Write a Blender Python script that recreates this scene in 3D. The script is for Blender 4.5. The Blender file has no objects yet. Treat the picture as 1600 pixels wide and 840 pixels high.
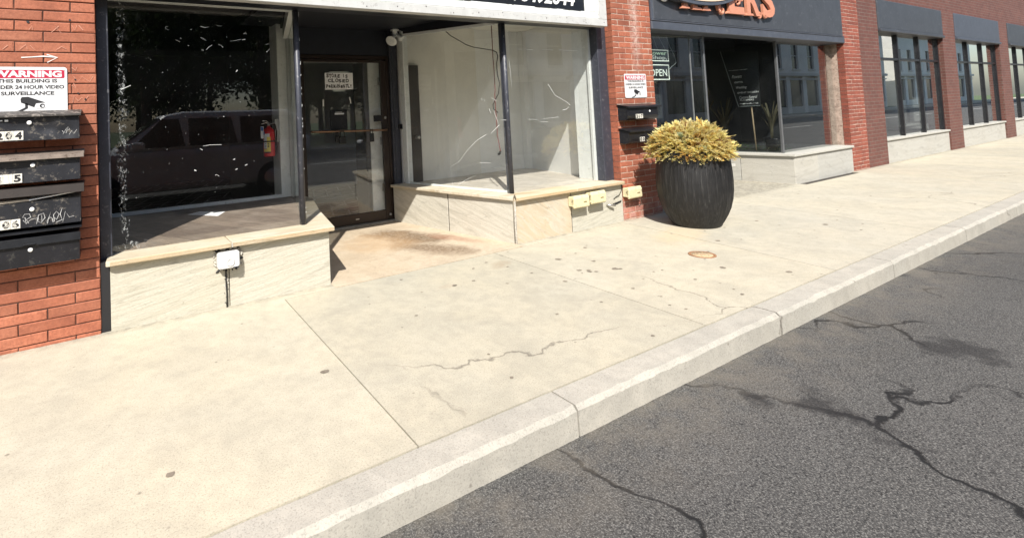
import bpy, math, random
from mathutils import Vector, Matrix, Quaternion, noise
random.seed(7)
C = bpy.context.scene.collection
R = math.radians
SC = bpy.context.scene

# ------------------------------------------------------------------ camera, sky, sun, exposure
cam_d = bpy.data.cameras.new('camera'); cam = bpy.data.objects.new('camera', cam_d); C.objects.link(cam)
F, YAW, PITCH, ROLL, CX, CY = 791.0132, .5076, .0426, -.0446, 599.9958, 149.1624
_cy, _sy, _cp, _sp = math.cos(YAW), math.sin(YAW), math.cos(PITCH), math.sin(PITCH)
fwd = Vector((_sy*_cp, _cy*_cp, _sp)); rgt = Vector((_cy, -_sy, 0)); up = rgt.cross(fwd)
r2 = math.cos(ROLL)*rgt + math.sin(ROLL)*up
u2 = -math.sin(ROLL)*rgt + math.cos(ROLL)*up
cam.matrix_world = Matrix((( r2.x, u2.x, -fwd.x, 0.0), (r2.y, u2.y, -fwd.y, -3.8752), (r2.z, u2.z, -fwd.z, 1.3299), (0, 0, 0, 1)))
cam_d.sensor_width = 36; cam_d.sensor_fit = 'HORIZONTAL'
cam_d.lens = 36*F/1600
cam_d.shift_x = (800-CX)/1600
cam_d.shift_y = -(420-CY)/1600
cam_d.clip_start = .05; cam_d.clip_end = 500
SC.camera = cam

SUN_D = Vector((.54, .78, -1.0)).normalized()
world = bpy.data.worlds.new("World"); SC.world = world; world.use_nodes = True
wn = world.node_tree; sky = wn.nodes.new('ShaderNodeTexSky'); sky.sky_type = 'NISHITA'; sky.sun_disc = False
sky.sun_elevation = math.asin(-SUN_D.z); sky.sun_rotation = math.atan2(-SUN_D.x, -SUN_D.y)
sky.dust_density = 1.6
wn.links.new(sky.outputs[0], wn.nodes['Background'].inputs[0]); wn.nodes['Background'].inputs[1].default_value = .10
sun_d = bpy.data.lights.new('sun', 'SUN'); sun_d.energy = 4.4; sun_d.angle = R(.5); sun_d.color = (1, .96, .90)
sun = bpy.data.objects.new('sun', sun_d); C.objects.link(sun); sun.rotation_euler = SUN_D.to_track_quat('-Z', 'Y').to_euler(); sun.location = (-8, -12, 15)
SC.view_settings.view_transform = 'Standard'; SC.view_settings.look = 'None'; SC.view_settings.gamma = 1
SC.view_settings.exposure = .84
SC.render.engine = 'CYCLES'
SC.cycles.use_denoising = True; SC.cycles.max_bounces = 10; SC.cycles.transparent_max_bounces = 16; SC.cycles.sample_clamp_indirect = 6
SC.cycles.caustics_reflective = False; SC.cycles.caustics_refractive = False

# ------------------------------------------------------------------ mesh helper
class MB:
    def __init__(s): s.v = []; s.f = []; s.m = []; s.c = []; s.sm = []
    def add(s, vs, fs, mi=0, col=(1, 1, 1), smooth=False):
        b = len(s.v); s.v += [tuple(v) for v in vs]; s.c += [col]*len(vs)
        for f in fs: s.f.append(tuple(b+i for i in f)); s.m.append(mi); s.sm.append(smooth)
        return s
    def quad(s, a, b, c, d, mi=0, col=(1, 1, 1)): return s.add([a, b, c, d], [(0, 1, 2, 3)], mi, col)
    def hexa(s, P, mi=0, col=(1, 1, 1)):   # 8 points: bottom ring, top ring
        return s.add(P, [(3, 2, 1, 0), (4, 5, 6, 7), (0, 1, 5, 4), (1, 2, 6, 5), (2, 3, 7, 6), (3, 0, 4, 7)], mi, col)
    def box(s, x0, x1, y0, y1, z0, z1, mi=0, col=(1, 1, 1)):
        return s.hexa([(x0, y0, z0), (x1, y0, z0), (x1, y1, z0), (x0, y1, z0), (x0, y0, z1), (x1, y0, z1), (x1, y1, z1), (x0, y1, z1)], mi, col)
    def cbox(s, x0, x1, y0, y1, z0, z1, b=.004, mi=0, col=(1, 1, 1)):   # bevelled box
        vs = []; idx = {}
        for i, x in enumerate((x0, x1)):
            for j, y in enumerate((y0, y1)):
                for k, z in enumerate((z0, z1)):
                    dx, dy, dz = (b, -b)[i], (b, -b)[j], (b, -b)[k]
                    for a, p in enumerate(((x, y+dy, z+dz), (x+dx, y, z+dz), (x+dx, y+dy, z))):
                        idx[i, j, k, a] = len(vs); vs.append(p)
        fs = []
        I = lambda i, j, k, a: idx[i, j, k, a]
        for i in (0, 1): fs.append([I(i, 0, 0, 0), I(i, 1, 0, 0), I(i, 1, 1, 0), I(i, 0, 1, 0)][::(1 if i else -1)])
        for j in (0, 1): fs.append([I(0, j, 0, 1), I(1, j, 0, 1), I(1, j, 1, 1), I(0, j, 1, 1)][::(-1 if j else 1)])
        for k in (0, 1): fs.append([I(0, 0, k, 2), I(1, 0, k, 2), I(1, 1, k, 2), I(0, 1, k, 2)][::(1 if k else -1)])
        for i in (0, 1):
            for j in (0, 1): fs.append([I(i, j, 0, 0), I(i, j, 1, 0), I(i, j, 1, 1), I(i, j, 0, 1)])
        for i in (0, 1):
            for k in (0, 1): fs.append([I(i, 0, k, 0), I(i, 1, k, 0), I(i, 1, k, 2), I(i, 0, k, 2)])
        for j in (0, 1):
            for k in (0, 1): fs.append([I(0, j, k, 1), I(1, j, k, 1), I(1, j, k, 2), I(0, j, k, 2)])
        for i in (0, 1):
            for j in (0, 1):
                for k in (0, 1): fs.append([I(i, j, k, 0), I(i, j, k, 1), I(i, j, k, 2)])
        return s.add(vs, fs, mi, col)
    def prism(s, poly, z0, z1, mi=0, col=(1, 1, 1)):   # poly in XY (ccw)
        n = len(poly)
        vs = [(x, y, z0) for x, y in poly] + [(x, y, z1) for x, y in poly]
        fs = [tuple(range(n-1, -1, -1)), tuple(range(n, 2*n))] + [(i, (i+1) % n, n+(i+1) % n, n+i) for i in range(n)]
        return s.add(vs, fs, mi, col)
    def sweepx(s, prof, x0, x1, mi=0, col=(1, 1, 1)):  # profile in (Y,Z) swept along X
        n = len(prof)
        vs = [(x0, y, z) for y, z in prof] + [(x1, y, z) for y, z in prof]
        fs = [tuple(range(n)), tuple(range(2*n-1, n-1, -1))] + [(i, n+i, n+(i+1) % n, (i+1) % n) for i in range(n)]
        return s.add(vs, fs, mi, col)
    def wall(s, a, b, z0, z1, t, mi=0, col=(1, 1, 1), ta=0):   # upright slab from a to b (XY), thickness t to the left of a->b
        dx, dy = b[0]-a[0], b[1]-a[1]; L = math.hypot(dx, dy); nx, ny = -dy/L*t, dx/L*t
        return s.hexa([(a[0], a[1], z0), (b[0], b[1], z0), (b[0]+nx, b[1]+ny, z0), (a[0]+nx, a[1]+ny, z0), (a[0], a[1], z1), (b[0], b[1], z1), (b[0]+nx, b[1]+ny, z1), (a[0]+nx, a[1]+ny, z1)], mi, col)
    def tube(s, pts, r, n=8, mi=0, col=(1, 1, 1), cap=True):
        pts = [Vector(p) for p in pts]; rings = []; vs = []
        rr = r if isinstance(r, (list, tuple)) else [r]*len(pts)
        for i, p in enumerate(pts):
            t = (pts[min(i+1, len(pts)-1)]-pts[max(i-1, 0)]).normalized()
            a = t.orthogonal().normalized() if i == 0 else (a - t*a.dot(t)).normalized()
            b = t.cross(a)
            for k in range(n):
                an = 2*math.pi*k/n; vs.append(p + (a*math.cos(an)+b*math.sin(an))*rr[i])
        fs = []
        for i in range(len(pts)-1):
            for k in range(n):
                fs.append((i*n+k, i*n+(k+1) % n, (i+1)*n+(k+1) % n, (i+1)*n+k))
        if cap: fs += [tuple(range(n-1, -1, -1)), tuple((len(pts)-1)*n+k for k in range(n))]
        return s.add(vs, fs, mi, col, True)
    def lathe(s, prof, cx, cy, cz=0, n=32, mi=0, col=(1, 1, 1), M=None, smooth=True):
        vs = []
        for r_, z in prof:
            for k in range(n):
                a = 2*math.pi*k/n; v = Vector((r_*math.cos(a), r_*math.sin(a), z))
                if M is not None: v = M @ v
                vs.append((v.x+cx, v.y+cy, v.z+cz))
        fs = []
        for i in range(len(prof)-1):
            for k in range(n): fs.append((i*n+k, i*n+(k+1) % n, (i+1)*n+(k+1) % n, (i+1)*n+k))
        fs += [tuple(range(n-1, -1, -1)), tuple((len(prof)-1)*n+k for k in range(n))]
        return s.add(vs, fs, mi, col, smooth)
    def build(s, name, mats, parent=None, bevel=0):
        me = bpy.data.meshes.new(name)
        off = Vector((0, 0, 0)); p = parent
        while p is not None: off += p.location; p = p.parent
        me.from_pydata([(x-off.x, y-off.y, z-off.z) for x, y, z in s.v], [], s.f)
        if not isinstance(mats, (list, tuple)): mats = [mats]
        for m in mats: me.materials.append(m)
        me.polygons.foreach_set('material_index', s.m); me.polygons.foreach_set('use_smooth', s.sm)
        if s.v:
            ca = me.color_attributes.new('tint', 'FLOAT_COLOR', 'POINT')
            ca.data.foreach_set('color', [q for c in s.c for q in (*c, 1.0)])
        me.update()
        o = bpy.data.objects.new(name, me); C.objects.link(o); o.parent = parent
        if bevel:
            b = o.modifiers.new('bevel', 'BEVEL'); b.width = bevel; b.segments = 2; b.limit_method = 'ANGLE'
        return o

def tag(o, label=None, cat=None, group=None, kind=None):
    if label: o['label'] = label
    if cat: o['category'] = cat
    if group: o['group'] = group
    if kind: o['kind'] = kind
    return o
def thing(name, label, cat, loc=(0, 0, 0), group=None):
    o = bpy.data.objects.new(name, None); C.objects.link(o); o.location = loc; o.empty_display_size = .1
    return tag(o, label, cat, group)
def copy_tree(o, parent=None):
    c = o.copy(); C.objects.link(c); c.parent = parent
    for ch in [x for x in o.children]: copy_tree(ch, c)
    return c

_tc = {}
def glyphs(txt, bold=0.0, shear=0.0, spacing=1.0):
    key = (txt, bold, shear, spacing)
    if key not in _tc:
        cu = bpy.data.curves.new('text', 'FONT'); cu.body = txt; cu.size = 1; cu.offset = bold; cu.shear = shear; cu.space_character = spacing; cu.resolution_u = 3
        o = bpy.data.objects.new('text', cu); C.objects.link(o)
        dg = bpy.context.evaluated_depsgraph_get(); dg.update()
        me = bpy.data.meshes.new_from_object(o.evaluated_get(dg))
        _tc[key] = ([v.co.copy() for v in me.vertices], [tuple(p.vertices) for p in me.polygons])
        bpy.data.objects.remove(o); bpy.data.curves.remove(cu); bpy.data.meshes.remove(me)
    return _tc[key]
def put_text(mb, txt, o, u, v, width=None, height=None, bold=0, shear=0, spacing=1, mi=0, thick=0, n=None, just='c'):
    """letters on the plane o + a*u + b*v; o is the base line's middle (just c), left (l) or right (r)"""
    V, Fc = glyphs(txt, bold, shear, spacing)
    if not V: return
    x0 = min(p.x for p in V); x1 = max(p.x for p in V); y0 = min(p.y for p in V); y1 = max(p.y for p in V)
    sy = height/(y1-y0) if height else width/(x1-x0)
    sx = width/(x1-x0) if width else sy
    o = Vector(o); u = Vector(u); v = Vector(v); n = Vector(n) if n is not None else u.cross(v)
    ox = {'c': (x0+x1)/2, 'l': x0, 'r': x1}[just]
    P = [o + u*((p.x-ox)*sx) + v*((p.y-y0)*sy) for p in V]
    if not thick:
        mb.add(P, Fc, mi)
    else:
        mb.add([p+n*thick for p in P], Fc, mi)
        edges = {}
        for f in Fc:
            for i in range(len(f)):
                e = (f[i], f[(i+1) % len(f)]); edges[e] = 1
        side = [e for e in edges if (e[1], e[0]) not in edges]
        k = len(P)
        mb.add(P + [p+n*thick for p in P], [(a, b, b+k, a+k) for a, b in side], mi)
def stroke(mb, pts, w, n, mi=0, jit=0):
    """flat ribbon along pts on a surface with normal n"""
    pts = [Vector(p) for p in pts]; n = Vector(n).normalized()
    if len(pts) == 1: pts.append(pts[0]+Vector((.01, 0, 0)))
    L = []; Rr = []
    for i, p in enumerate(pts):
        t = (pts[min(i+1, len(pts)-1)]-pts[max(i-1, 0)]); t = t.normalized() if t.length > 1e-6 else Vector((1, 0, 0))
        s_ = n.cross(t)*w*.5*(1+random.uniform(-jit, jit)); L.append(p+s_); Rr.append(p-s_)
    k = len(pts); mb.add(L+Rr, [(i, k+i, k+i+1, i+1) for i in range(k-1)], mi)

# ------------------------------------------------------------------ materials
def newmat(name):
    m = bpy.data.materials.new(name); m.use_nodes = True; nt = m.node_tree
    return m, nt, nt.nodes['Principled BSDF'], nt.nodes, nt.links
def N(nt, t, **k):
    n = nt.nodes.new(t)
    for a, b in k.items():
        if a.startswith('i_'):
            n.inputs[int(a[2:]) if a[2:].isdigit() else a[2:].replace('_', ' ')].default_value = b
        else: setattr(n, a, b)
    return n
def coords(nt, scale=(1, 1, 1), rot=(0, 0, 0)):
    o = N(nt, 'ShaderNodeTexCoord').outputs['Object']
    if rot != (0, 0, 0):
        mr = N(nt, 'ShaderNodeMapping'); mr.inputs['Rotation'].default_value = rot; nt.links.new(o, mr.inputs[0]); o = mr.outputs[0]
    mp = N(nt, 'ShaderNodeMapping'); mp.inputs['Scale'].default_value = scale
    nt.links.new(o, mp.inputs[0]); return mp.outputs[0]
def nz(nt, vec, scale, detail=5, rough=.6, dist=0):
    n = N(nt, 'ShaderNodeTexNoise'); n.inputs['Scale'].default_value = scale; n.inputs['Detail'].default_value = detail; n.inputs['Roughness'].default_value = rough; n.inputs['Distortion'].default_value = dist
    nt.links.new(vec, n.inputs['Vector']); return n.outputs[0]
def ramp(nt, fac, stops):
    r = N(nt, 'ShaderNodeValToRGB'); e = r.color_ramp.elements
    while len(e) < len(stops): e.new(.5)
    for q, (p, c) in zip(e, stops): q.position = p; q.color = (*c, 1) if len(c) == 3 else c
    nt.links.new(fac, r.inputs[0]); return r.outputs[0]
def g(v): return (v, v, v)
def mixc(nt, fac, a, b, mode='MIX'):
    m = N(nt, 'ShaderNodeMix', data_type='RGBA', blend_type=mode)
    for s_, x in ((0, fac), (6, a), (7, b)):
        if isinstance(x, (int, float)): m.inputs[s_].default_value = x
        elif isinstance(x, tuple): m.inputs[s_].default_value = (*x, 1)
        else: nt.links.new(x, m.inputs[s_])
    return m.outputs[2]
def math_(nt, op, a, b=None, clamp=False):
    m = N(nt, 'ShaderNodeMath', operation=op, use_clamp=clamp)
    for i, x in enumerate((a, b)):
        if x is None: continue
        if isinstance(x, (int, float)): m.inputs[i].default_value = x
        else: nt.links.new(x, m.inputs[i])
    return m.outputs[0]
def bump(nt, bsdf, h, strength=.3, dist=.005):
    b = N(nt, 'ShaderNodeBump'); b.inputs['Strength'].default_value = strength; b.inputs['Distance'].default_value = dist
    nt.links.new(h, b.inputs['Height']); nt.links.new(b.outputs[0], bsdf.inputs['Normal'])

def mat(name, col, rough=.6, metal=0, var=.15, scale=9, bmp=.15, bscale=120, dirt=None, tint=False, spec=.5):
    m, nt, b, nd, lk = newmat(name)
    v = coords(nt)
    f = nz(nt, v, scale, 6, .65)
    lo = tuple(c*(1-var) for c in col); hi = tuple(min(1, c*(1+var)) for c in col)
    c = ramp(nt, f, [(.3, lo), (.7, hi)])
    if dirt:
        dcol, amount = dirt
        d = ramp(nt, nz(nt, v, scale*3.1, 8, .75, .4), [(.62-amount*.3, g(0)), (.62, g(1))])
        c = mixc(nt, d, c, dcol)
    if tint:
        a = N(nt, 'ShaderNodeAttribute', attribute_name='tint'); c = mixc(nt, 1.0, c, a.outputs[0], 'MULTIPLY')
    lk.new(c, b.inputs['Base Color']); b.inputs['Roughness'].default_value = rough; b.inputs['Metallic'].default_value = metal
    b.inputs['Specular IOR Level'].default_value = spec
    if bmp: bump(nt, b, nz(nt, v, bscale, 4, .6), bmp, .003)
    return m

def brick_mat(name, tones, streak=False):
    m, nt, b, nd, lk = newmat(name)
    v = coords(nt); a = N(nt, 'ShaderNodeAttribute', attribute_name='tint')
    fine = nz(nt, v, 55, 8, .72); big = nz(nt, v, 5, 4, .6)
    c = ramp(nt, big, [(.3, tones[0]), (.5, tones[1]), (.72, tones[2])])
    c = mixc(nt, 1.0, c, a.outputs[0], 'MULTIPLY')
    c = mixc(nt, ramp(nt, fine, [(.35, g(.55)), (.6, g(0))]), c, tuple(x*.55 for x in tones[0]))
    c = mixc(nt, ramp(nt, nz(nt, v, 170, 3, .7), [(.62, g(0)), (.75, g(.35))]), c, (.55, .36, .27))
    if streak:
        s_ = nz(nt, coords(nt, (7, 1, .9)), 2.2, 5, .6)
        sep = N(nt, 'ShaderNodeSeparateXYZ'); lk.new(v, sep.inputs[0])
        d = math_(nt, 'SUBTRACT', 1.0, math_(nt, 'MULTIPLY', math_(nt, 'ABSOLUTE', math_(nt, 'SUBTRACT', sep.outputs[0], 5.70)), 9.0), True)
        zf = math_(nt, 'MULTIPLY', math_(nt, 'SUBTRACT', sep.outputs[2], 1.55), 1.8, True)
        k = math_(nt, 'MULTIPLY', math_(nt, 'MULTIPLY', d, zf), ramp(nt, nz(nt, v, 20, 6, .7), [(.38, g(0)), (.62, g(.75))]))
        c = mixc(nt, k, c, (.62, .52, .46))
        lowz = math_(nt, 'MULTIPLY', math_(nt, 'SUBTRACT', .34, sep.outputs[2]), 4.0, True)
        c = mixc(nt, math_(nt, 'MULTIPLY', lowz, ramp(nt, nz(nt, v, 9, 6, .7), [(.4, g(.1)), (.6, g(.7))])), c, (.46, .26, .22))
    c = mixc(nt, ramp(nt, nz(nt, v, 3.2, 8, .72, .4), [(.34, g(.35)), (.50, g(0))]), c, tuple(x*.42 for x in tones[0]))
    lk.new(c, b.inputs['Base Color']); b.inputs['Roughness'].default_value = .85
    bump(nt, b, math_(nt, 'ADD', nz(nt, v, 90, 6, .7), math_(nt, 'MULTIPLY', nz(nt, v, 24, 4, .6), .8)), .6, .004)
    return m

def brick_wall_mat(name, c1, c2, mortar):
    m, nt, b, nd, lk = newmat(name)
    v = coords(nt); sep = N(nt, 'ShaderNodeSeparateXYZ'); lk.new(v, sep.inputs[0]); cb = N(nt, 'ShaderNodeCombineXYZ'); lk.new(math_(nt, 'ADD', sep.outputs[0], sep.outputs[1]), cb.inputs[0]); lk.new(sep.outputs[2], cb.inputs[1])
    bt = N(nt, 'ShaderNodeTexBrick'); lk.new(cb.outputs[0], bt.inputs['Vector']); bt.inputs['Scale'].default_value = 1; bt.inputs['Brick Width'].default_value = .222; bt.inputs['Row Height'].default_value = .0672; bt.inputs['Mortar Size'].default_value = .005
    bt.inputs['Color1'].default_value = (*c1, 1); bt.inputs['Color2'].default_value = (*c2, 1); bt.inputs['Mortar'].default_value = (*mortar, 1)
    c = mixc(nt, ramp(nt, nz(nt, v, 3, 7, .7), [(.35, g(.5)), (.6, g(0))]), bt.outputs[0], tuple(x*.6 for x in c1))
    lk.new(c, b.inputs['Base Color']); b.inputs['Roughness'].default_value = .85
    bump(nt, b, bt.outputs['Fac'], -.4, .006); return m
def stone_mat(name, base, vein, dark, rot, stretch=(1, 1, 7), veinamt=.6, scale=3):
    m, nt, b, nd, lk = newmat(name)
    v = coords(nt, stretch, rot); v0 = coords(nt)
    band = nz(nt, v, scale, 9, .62, .9)
    c = ramp(nt, band, [(.30, dark), (.45, base), (.56, vein if veinamt > .5 else base), (.7, base)])
    c = mixc(nt, ramp(nt, nz(nt, v0, 2.6, 4, .6), [(.4, g(0)), (.65, g(.75 if veinamt > .5 else .35))]), c, vein, 'MIX')
    c = mixc(nt, ramp(nt, nz(nt, v0, 60, 8, .75), [(.33, g(.4)), (.52, g(0))]), c, dark)
    flow = N(nt, 'ShaderNodeTexWave', wave_type='BANDS', bands_direction='Z'); flow.inputs['Scale'].default_value = .55; flow.inputs['Distortion'].default_value = 9; flow.inputs['Detail'].default_value = 5; flow.inputs['Detail Scale'].default_value = .8; flow.inputs['Detail Roughness'].default_value = .6
    nt.links.new(v, flow.inputs['Vector'])
    c = mixc(nt, ramp(nt, flow.outputs['Fac'], [(.05, g(.42)), (.35, g(0)), (.8, g(0)), (1.0, g(.2))]), c, tuple((x+y)/2 for x, y in zip(dark, vein)))
    line = math_(nt, 'ABSOLUTE', math_(nt, 'SUBTRACT', nz(nt, v, scale*.8, 6, .5, 1.2), .5))
    ln = ramp(nt, line, [(.0, g(.45)), (.007, g(0))])
    c = mixc(nt, ln, c, tuple(x*.5 for x in dark))
    a = N(nt, 'ShaderNodeAttribute', attribute_name='tint'); c = mixc(nt, 1.0, c, a.outputs[0], 'MULTIPLY')
    lk.new(c, b.inputs['Base Color']); b.inputs['Roughness'].default_value = .8
    h = math_(nt, 'ADD', math_(nt, 'MULTIPLY', nz(nt, v, scale*3, 8, .7, .5), 1.0), math_(nt, 'MULTIPLY', nz(nt, v0, 70, 5, .7), .25))
    bump(nt, b, h, .5, .009)
    return m

def concrete_mat(name, base, warm, speck=.5, stains=()):
    m, nt, b, nd, lk = newmat(name)
    v = coords(nt)
    c = ramp(nt, nz(nt, v, 1.1, 5, .6, .3), [(.32, base), (.68, warm)])
    c = mixc(nt, ramp(nt, nz(nt, v, 2.3, 8, .72, .5), [(.36, g(.55)), (.56, g(0))]), c, tuple(x*.74 for x in base))
    c = mixc(nt, ramp(nt, nz(nt, v, 11, 7, .7), [(.38, g(.35)), (.56, g(0))]), c, tuple(x*.7 for x in base))
    c = mixc(nt, ramp(nt, nz(nt, v, 130, 3, .6), [(.36, g(speck)), (.47, g(0))]), c, tuple(x*.5 for x in base))
    c = mixc(nt, ramp(nt, nz(nt, v, 190, 2, .5), [(.6, g(0)), (.72, g(speck*.8))]), c, tuple(min(1, x*1.35) for x in base))
    vo = N(nt, 'ShaderNodeTexVoronoi'); vo.inputs['Scale'].default_value = 5.5; lk.new(v, vo.inputs['Vector'])
    c = mixc(nt, ramp(nt, vo.outputs['Distance'], [(.03, g(.55)), (.06, g(0))]), c, (.10, .085, .07))
    v2 = N(nt, 'ShaderNodeTexVoronoi', feature='DISTANCE_TO_EDGE'); v2.inputs['Scale'].default_value = .42
    w2 = N(nt, 'ShaderNodeVectorMath', operation='ADD'); n2 = N(nt, 'ShaderNodeTexNoise'); n2.inputs['Scale'].default_value = 3; n2.inputs['Detail'].default_value = 9; lk.new(v, n2.inputs['Vector'])
    s2 = N(nt, 'ShaderNodeVectorMath', operation='SCALE'); s2.inputs['Scale'].default_value = .45; lk.new(n2.outputs['Color'], s2.inputs[0]); lk.new(v, w2.inputs[0]); lk.new(s2.outputs[0], w2.inputs[1]); lk.new(w2.outputs[0], v2.inputs['Vector'])
    hair = mixc(nt, 1.0, ramp(nt, v2.outputs['Distance'], [(.0008, g(.7)), (.0028, g(0))]), ramp(nt, nz(nt, v, .7, 3, .5), [(.47, g(0)), (.53, g(1))]), 'MULTIPLY')
    sep = N(nt, 'ShaderNodeSeparateXYZ'); lk.new(v, sep.inputs[0])
    hair = math_(nt, 'MULTIPLY', hair, math_(nt, 'MULTIPLY', math_(nt, 'SUBTRACT', -1.25, sep.outputs[1]), 4.0, True))
    c = mixc(nt, hair, c, (.10, .085, .07))
    a = N(nt, 'ShaderNodeAttribute', attribute_name='tint'); c = mixc(nt, 1.0, c, a.outputs[0], 'MULTIPLY')
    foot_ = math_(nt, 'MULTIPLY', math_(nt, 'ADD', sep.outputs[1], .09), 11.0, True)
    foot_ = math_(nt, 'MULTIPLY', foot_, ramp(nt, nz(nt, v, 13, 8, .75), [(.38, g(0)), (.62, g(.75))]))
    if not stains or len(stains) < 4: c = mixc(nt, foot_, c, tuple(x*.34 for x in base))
    wob = math_(nt, 'SUBTRACT', nz(nt, v, 3.5, 7, .7), .5)
    for (sx, sy, ang, ra, rb, col, amt) in stains:
        dx = math_(nt, 'SUBTRACT', sep.outputs[0], sx); dy = math_(nt, 'SUBTRACT', sep.outputs[1], sy)
        ca, sa = math.cos(ang), math.sin(ang)
        p = math_(nt, 'DIVIDE', math_(nt, 'ADD', math_(nt, 'MULTIPLY', dx, ca), math_(nt, 'MULTIPLY', dy, sa)), ra)
        q = math_(nt, 'DIVIDE', math_(nt, 'SUBTRACT', math_(nt, 'MULTIPLY', dy, ca), math_(nt, 'MULTIPLY', dx, sa)), rb)
        d = math_(nt, 'SQRT', math_(nt, 'ADD', math_(nt, 'MULTIPLY', p, p), math_(nt, 'MULTIPLY', q, q)))
        d = math_(nt, 'ADD', d, math_(nt, 'MULTIPLY', wob, 1.6))
        k = ramp(nt, d, [(.45, g(amt)), (1.0, g(0))])
        k = mixc(nt, 1.0, k, ramp(nt, nz(nt, v, 26, 8, .75), [(.32, g(.35)), (.6, g(1))]), 'MULTIPLY')
        c = mixc(nt, k, c, col)
    lk.new(c, b.inputs['Base Color']); b.inputs['Roughness'].default_value = .9; b.inputs['Specular IOR Level'].default_value = .25
    h = math_(nt, 'ADD', nz(nt, v, 130, 4, .7), math_(nt, 'MULTIPLY', nz(nt, v, 14, 4, .6), .8))
    bump(nt, b, h, .35, .004)
    return m

def glass_mat(name, refl=2.0, dirt=.02, scrape=None, tint=(.97, .975, .965)):
    m, nt, b, nd, lk = newmat(name)
    nd.remove(b); out = nd['Material Output']
    tr = N(nt, 'ShaderNodeBsdfTransparent'); tr.inputs[0].default_value = (*tint, 1)
    gl = N(nt, 'ShaderNodeBsdfGlossy'); gl.inputs['Roughness'].default_value = 0.0; gl.inputs[0].default_value = (.95, .97, .97, 1)
    ge = N(nt, 'ShaderNodeNewGeometry'); dt = N(nt, 'ShaderNodeVectorMath', operation='DOT_PRODUCT')
    lk.new(ge.outputs['Normal'], dt.inputs[0]); lk.new(ge.outputs['Incoming'], dt.inputs[1])
    c1 = math_(nt, 'SUBTRACT', 1.0, math_(nt, 'ABSOLUTE', dt.outputs['Value']), True)
    fres = math_(nt, 'ADD', .04, math_(nt, 'MULTIPLY', math_(nt, 'POWER', c1, 5.0), .96))       # Schlick, two surfaces
    mx = N(nt, 'ShaderNodeMixShader'); lk.new(math_(nt, 'MULTIPLY', fres, refl, True), mx.inputs[0]); lk.new(tr.outputs[0], mx.inputs[1]); lk.new(gl.outputs[0], mx.inputs[2])
    v = coords(nt)
    df = N(nt, 'ShaderNodeBsdfDiffuse'); df.inputs[0].default_value = (.72, .75, .74, 1)
    k = math_(nt, 'MULTIPLY', ramp(nt, nz(nt, v, 4, 8, .7, .5), [(.35, g(.25)), (.7, g(1))]), dirt)
    sp = ramp(nt, nz(nt, v, 75, 2, .5), [(.745, g(0)), (.77, g(.35))])
    k = math_(nt, 'MAXIMUM', k, math_(nt, 'MULTIPLY', sp, 1.0 if dirt > .003 else 0.0))
    if scrape:
        sep = N(nt, 'ShaderNodeSeparateXYZ'); lk.new(v, sep.inputs[0])
        x, z = sep.outputs[0], sep.outputs[2]
        wob = math_(nt, 'MULTIPLY', math_(nt, 'SUBTRACT', nz(nt, coords(nt, (1, 1, .6)), 7, 5, .7), .5), .09)
        d1 = math_(nt, 'MULTIPLY', math_(nt, 'MAXIMUM', math_(nt, 'SUBTRACT', math_(nt, 'ABSOLUTE', math_(nt, 'SUBTRACT', math_(nt, 'ADD', x, wob), scrape)), .022), 0.0), 7.0)
        d2 = math_(nt, 'ADD', math_(nt, 'MAXIMUM', math_(nt, 'MULTIPLY', math_(nt, 'SUBTRACT', x, .22), .9), 0.0), math_(nt, 'MAXIMUM', math_(nt, 'MULTIPLY', math_(nt, 'SUBTRACT', z, .515), 2.2), 0.0))
        d = math_(nt, 'MINIMUM', d1, math_(nt, 'MULTIPLY', d2, 1.6))
        edge = math_(nt, 'SUBTRACT', nz(nt, coords(nt, (1, 1, .75)), 46, 10, .78, .8), math_(nt, 'MULTIPLY', d, .55))
        k = math_(nt, 'MAXIMUM', k, ramp(nt, edge, [(.53, g(0)), (.60, g(.38)), (.74, g(.7))]))
    m2 = N(nt, 'ShaderNodeMixShader'); lk.new(k, m2.inputs[0]); lk.new(mx.outputs[0], m2.inputs[1]); lk.new(df.outputs[0], m2.inputs[2])
    lk.new(m2.outputs[0], out.inputs[0])
    return m
def clear_mat(name):
    m, nt, b, nd, lk = newmat(name); nd.remove(b)
    tr = N(nt, 'ShaderNodeBsdfTransparent'); tr.inputs[0].default_value = (.985, .988, .985, 1); lk.new(tr.outputs[0], nd['Material Output'].inputs[0]); return m

def plank_mat(name, tones, rot=0.0, gap=.012):
    m, nt, b, nd, lk = newmat(name)
    v = coords(nt, (1, 1, 1), (0, 0, rot))
    bt = N(nt, 'ShaderNodeTexBrick'); lk.new(v, bt.inputs['Vector'])
    bt.inputs['Scale'].default_value = 1; bt.inputs['Brick Width'].default_value = 1.1; bt.inputs['Row Height'].default_value = .15; bt.inputs['Mortar Size'].default_value = .003; bt.inputs['Bias'].default_value = 0
    bt.inputs['Color1'].default_value = (*tones[0], 1); bt.inputs['Color2'].default_value = (*tones[1], 1); bt.inputs['Mortar'].default_value = (*tuple(x*.35 for x in tones[0]), 1)
    gr = nz(nt, coords(nt, (2.2, 30, 1), (0, 0, rot)), 2, 9, .68, .8)
    c = mixc(nt, ramp(nt, gr, [(.38, g(.9)), (.56, g(0))]), bt.outputs[0], tuple(x*.42 for x in tones[0]))
    c = mixc(nt, ramp(nt, nz(nt, coords(nt), 3, 5, .7), [(.45, g(0)), (.75, g(.5))]), c, tones[2])
    lk.new(c, b.inputs['Base Color']); b.inputs['Roughness'].default_value = .55
    bump(nt, b, gr, .15, .002)
    return m

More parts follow.
